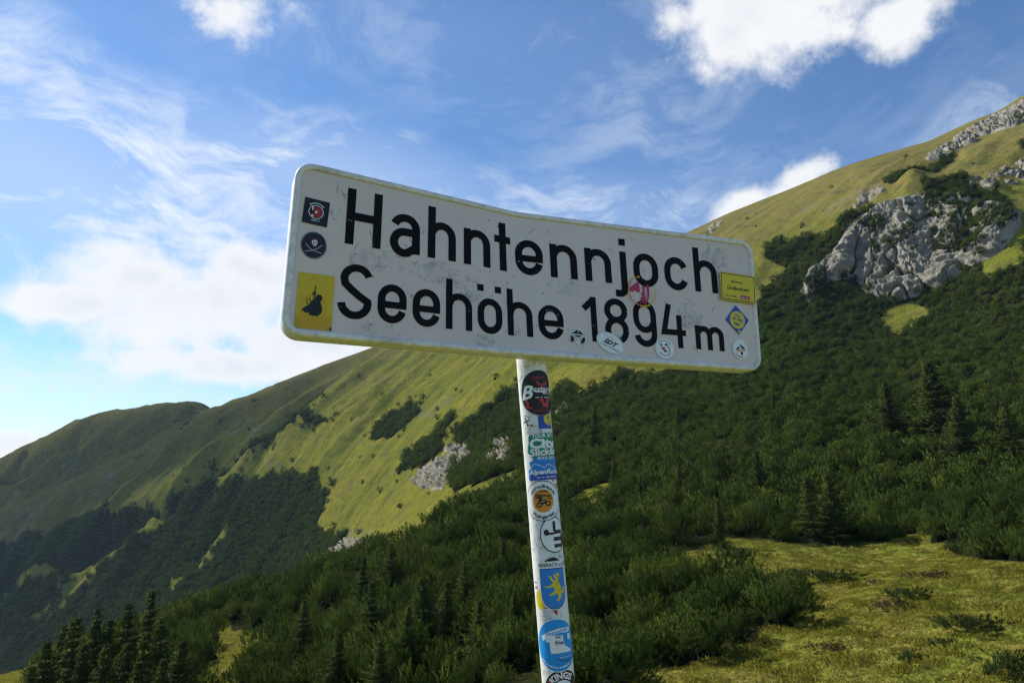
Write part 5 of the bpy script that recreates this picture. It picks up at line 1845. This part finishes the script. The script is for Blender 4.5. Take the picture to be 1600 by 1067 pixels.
pstick('red triangle scrap below the shield', 955, 10, [(M_RED, [(-0.010, 0.006), (0.008, 0.008), (0.004, -0.010)]), (BK, row_dashes(-0.026, 0.006, 0.008, 0.004, 10))], off0=0.0004)
pstick('small red and blue scrap on the left side of the pole', 916, -62, [(WH, rect(0.012, 0.026)), (M_RED2, rect(0.008, 0.005, (0.001, -0.002))), (M_BLUE, rect(0.010, 0.002, (0, 0.010)))], off0=0.0004)
pstick('large round cyan sticker with torn white middle near the bottom of the pole', 1008, 8, [
    (WH, ell(0.0545, 0.0575, n=56)), (M_CYAN, ell(0.0528, 0.0558, n=56)), (WH, [(-0.038, 0.020), (-0.020, 0.030), (0.006, 0.036), (0.036, 0.036), (0.034, 0.026), (0.006, 0.026), (-0.018, 0.020), (-0.034, 0.010)]), (M_CYAN, text2d('Havenelster', 0.0080, 0.02, center=(0.002, 0.0295), rot=0.16)),
    (WH, [(-0.026, 0.016), (-0.018, 0.021), (0.014, 0.021), (0.014, 0.004), (0.020, -0.004), (0.034, -0.012), (0.034, -0.017), (-0.016, -0.017), (-0.018, 0.008), (-0.026, 0.008)]), (BK, text2d('seit', 0.0050, 0.03, center=(0.003, 0.018), sx=1.2)), (BK, text2d('frie', 0.0095, 0.02, center=(0.004, 0.006))),
    (WH, rect(0.009, 0.013, (0.030, 0.016))), (WH, row_dashes(0.002, 0.030, -0.0265, 0.003, 9)), (BK, ring(0.020, 0.012, 0.0014, (0.016, -0.024), 16, 200, 330)), (WH, dashes(14, 0.0475, 0.004, 0.004, 215, 300))], off0=0.0010)
pstick('round dark lettered sticker cut by the bottom edge', 1082, 16, [(WH, ell(0.050, 0.050, n=56)), (BK, ell(0.0475, 0.0475, n=56)), (WH, ell(0.026, 0.026)), (M_CRIM, dashes(7, 0.0385, 0.006, 0.012, 150, 60, 3)), (WH, text2d('KINGS', 0.0135, 0.04, arc_r=0.036, rot=0.1)), (BK, [(0.0, 0.006), (0.008, 0.020), (0.016, 0.006)])])
for y, phi, rx, ry, sd in [(567, -5, 0.040, 0.010, 3), (574, -30, 0.018, 0.006, 4), (672, -20, 0.03, 0.012, 5), (818, -8, 0.022, 0.006, 6), (850, -25, 0.03, 0.02, 7), (962, -10, 0.03, 0.014, 8), (868, 40, 0.02, 0.008, 9)]:
    sticker(None, on_pole(y, phi), [(M_RES, blobby(rx, ry, (0, 0), 30, 0.2, sd))], 0.006, off0=0.0003, name='glue_residue')

# clamp and rails behind the board
def boxm(name, c, ex, ey, ez, mat_, parent):
    P_ = [np.asarray(c) + sx_ * np.asarray(ex) + sy_ * np.asarray(ey) + sz_ * np.asarray(ez) for sx_ in (-1, 1) for sy_ in (-1, 1) for sz_ in (-1, 1)]
    f = [(0, 1, 3, 2), (4, 6, 7, 5), (0, 4, 5, 1), (2, 3, 7, 6), (0, 2, 6, 4), (1, 5, 7, 3)]
    return mesh_obj(name, P_, f, [mat_], parent)


u1 = E1 / np.linalg.norm(E1)
v1 = E2 / np.linalg.norm(E2)
for V0 in (0.09, 0.31):
    for ua, ub in ((0.05, UT * BW - 0.03), (UT * BW + 0.03, BW - 0.05)):
        a_, b_ = board(ua, V0, -0.018), board(ub, V0, -0.018)
        dv_ = (b_ - a_) / 2
        boxm('rail', (a_ + b_) / 2, dv_, v1 * 0.014, BN * 0.012, M_ALU, sign)
for hh in (0.10, 0.30):
    cpt = PT + ax * hh
    yy_ = np.linspace(-0.018, 0.018, 3)
    pp = np.linspace(0, 2 * math.pi, 33)
    Y2, P2_ = np.meshgrid(yy_, pp, indexing='ij')
    grid_mesh('clamp', pole_pt(P2_, Y2 + hh, np.full_like(Y2, 0.004)), None, [M_ALU], True, sign)
    q = board(0.545, (0.31 if hh < 0.2 else 0.09), -0.03)
    mid = (cpt + q) / 2
    dv_ = (q - cpt) / 2
    boxm('bracket', mid, dv_, ax * 0.012, np.cross(dv_ / np.linalg.norm(dv_), ax) * 0.02, M_ALU, sign)
# ------------------------------------------------------------------ cloud added out of view, its outline shaped to shade the far left slope
def build_added_cloud():
    shade = [(555, 552), (500, 600), (448, 650), (385, 700), (300, 752), (220, 803), (135, 850), (30, 905), (-80, 960), (-220, 1040), (-420, 1000), (-420, 940), (-300, 815), (-100, 757),
             (0, 722), (120, 661), (200, 643), (290, 627), (330, 641), (430, 602), (510, 570)]
    dist = 2300.0
    pts = []
    for x, y in shade:
        g = ground_xy(x, y, 8.5, 9.05) if (x < 330 and y < 745) else ground_xy(x, y, 5.2, 7.0)
        pts.append(g)
    pts = np.array(pts)
    c0 = pts.mean(0)
    d = SUN_DIR
    a = unit(np.cross(d, [0, 0, 1.0]))
    b = np.cross(a, d)
    q = np.stack([(pts - c0) @ a, (pts - c0) @ b], -1)
    ctr = c0 + d * dist
    nl, na = 46, 28
    bl = np.linspace(q[:, 1].min() + 1, q[:, 1].max() - 1, nl)
    P = np.zeros((nl, na, 3))
    th = np.linspace(0, 2 * math.pi, na, endpoint=False)
    for j, bb in enumerate(bl):
        xs = []
        for (ax_, ay_), (bx_, by_) in zip(q, np.roll(q, -1, 0)):
            if (ay_ - bb) * (by_ - bb) <= 0 and abs(by_ - ay_) > 1e-6:
                xs.append(ax_ + (bx_ - ax_) * (bb - ay_) / (by_ - ay_))
        lo_, hi_ = (min(xs), max(xs)) if xs else (q[0, 0], q[0, 0])
        hw = max((hi_ - lo_) / 2, 4.0)
        tk = 62.0 * min(1.0, 0.25 + 3 * min(j, nl - 1 - j) / nl)
        sq = np.abs(np.cos(th)) ** 0.6 * np.sign(np.cos(th))
        P[j] = ctr + ((lo_ + hi_) / 2 + hw * sq)[:, None] * a + bb * b + (tk * np.sin(th))[:, None] * d
    cen = P.mean(1, keepdims=True)
    n = P - cen
    n /= np.linalg.norm(n, axis=-1)[..., None] + 1e-6
    P += n * (9 * fbm(P / 38.0, 4, 0.55))[..., None]
    V, F = P.reshape(-1, 3), []
    idx = np.arange(nl * na).reshape(nl, na)
    for j in range(nl - 1):
        for k in range(na):
            F.append((idx[j, k], idx[j, (k + 1) % na], idx[j + 1, (k + 1) % na], idx[j + 1, k]))
    F += [list(idx[0][::-1]), list(idx[-1])]
    m, t = new_mat('added_cloud_vapour')
    out = t.n('ShaderNodeOutputMaterial')
    vol = t.n('ShaderNodeVolumePrincipled', {'Color': (0.97, 0.97, 0.98, 1), 'Density': ADDED_CLOUD_DENS, 'Anisotropy': 0.5})
    t.nt.links.new(vol.outputs[0], out.inputs['Volume'])
    o = mesh_obj('added_cloud', V, F, [m])
    tag(o, kind='structure')
    pp = proj(P.reshape(-1, 3))
    print('cloud px', pp.min(0), pp.max(0), P.reshape(-1, 3).min(0), P.reshape(-1, 3).max(0))


ADDED_CLOUD_DENS = 0.0135
build_added_cloud()

# ------------------------------------------------------------------ mountain air
lo = np.minimum(GP.reshape(-1, 3).min(0), G0.reshape(-1, 3).min(0))
hi = np.maximum(GP.reshape(-1, 3).max(0), G0.reshape(-1, 3).max(0))
lo, hi = lo - np.array([20, 20, 1.0]), hi + np.array([20, 20, 6.0])
print('air', lo, hi)
V = [(x, y, z) for x in (lo[0], hi[0]) for y in (lo[1], hi[1]) for z in (lo[2], hi[2])]
Fh = [(0, 1, 3, 2), (4, 6, 7, 5), (0, 4, 5, 1), (2, 3, 7, 6), (0, 2, 6, 4), (1, 5, 7, 3)]
m, t = new_mat('mountain_air')
out = t.n('ShaderNodeOutputMaterial')
vol = t.n('ShaderNodeVolumePrincipled', {'Color': (0.50, 0.72, 1.0, 1), 'Density': 0.00006, 'Anisotropy': 0.3})
t.nt.links.new(vol.outputs[0], out.inputs['Volume'])
hz = mesh_obj('haze', V, Fh, [m])
tag(hz, 'thin bluish mountain air over the far slopes', 'haze', kind='stuff')
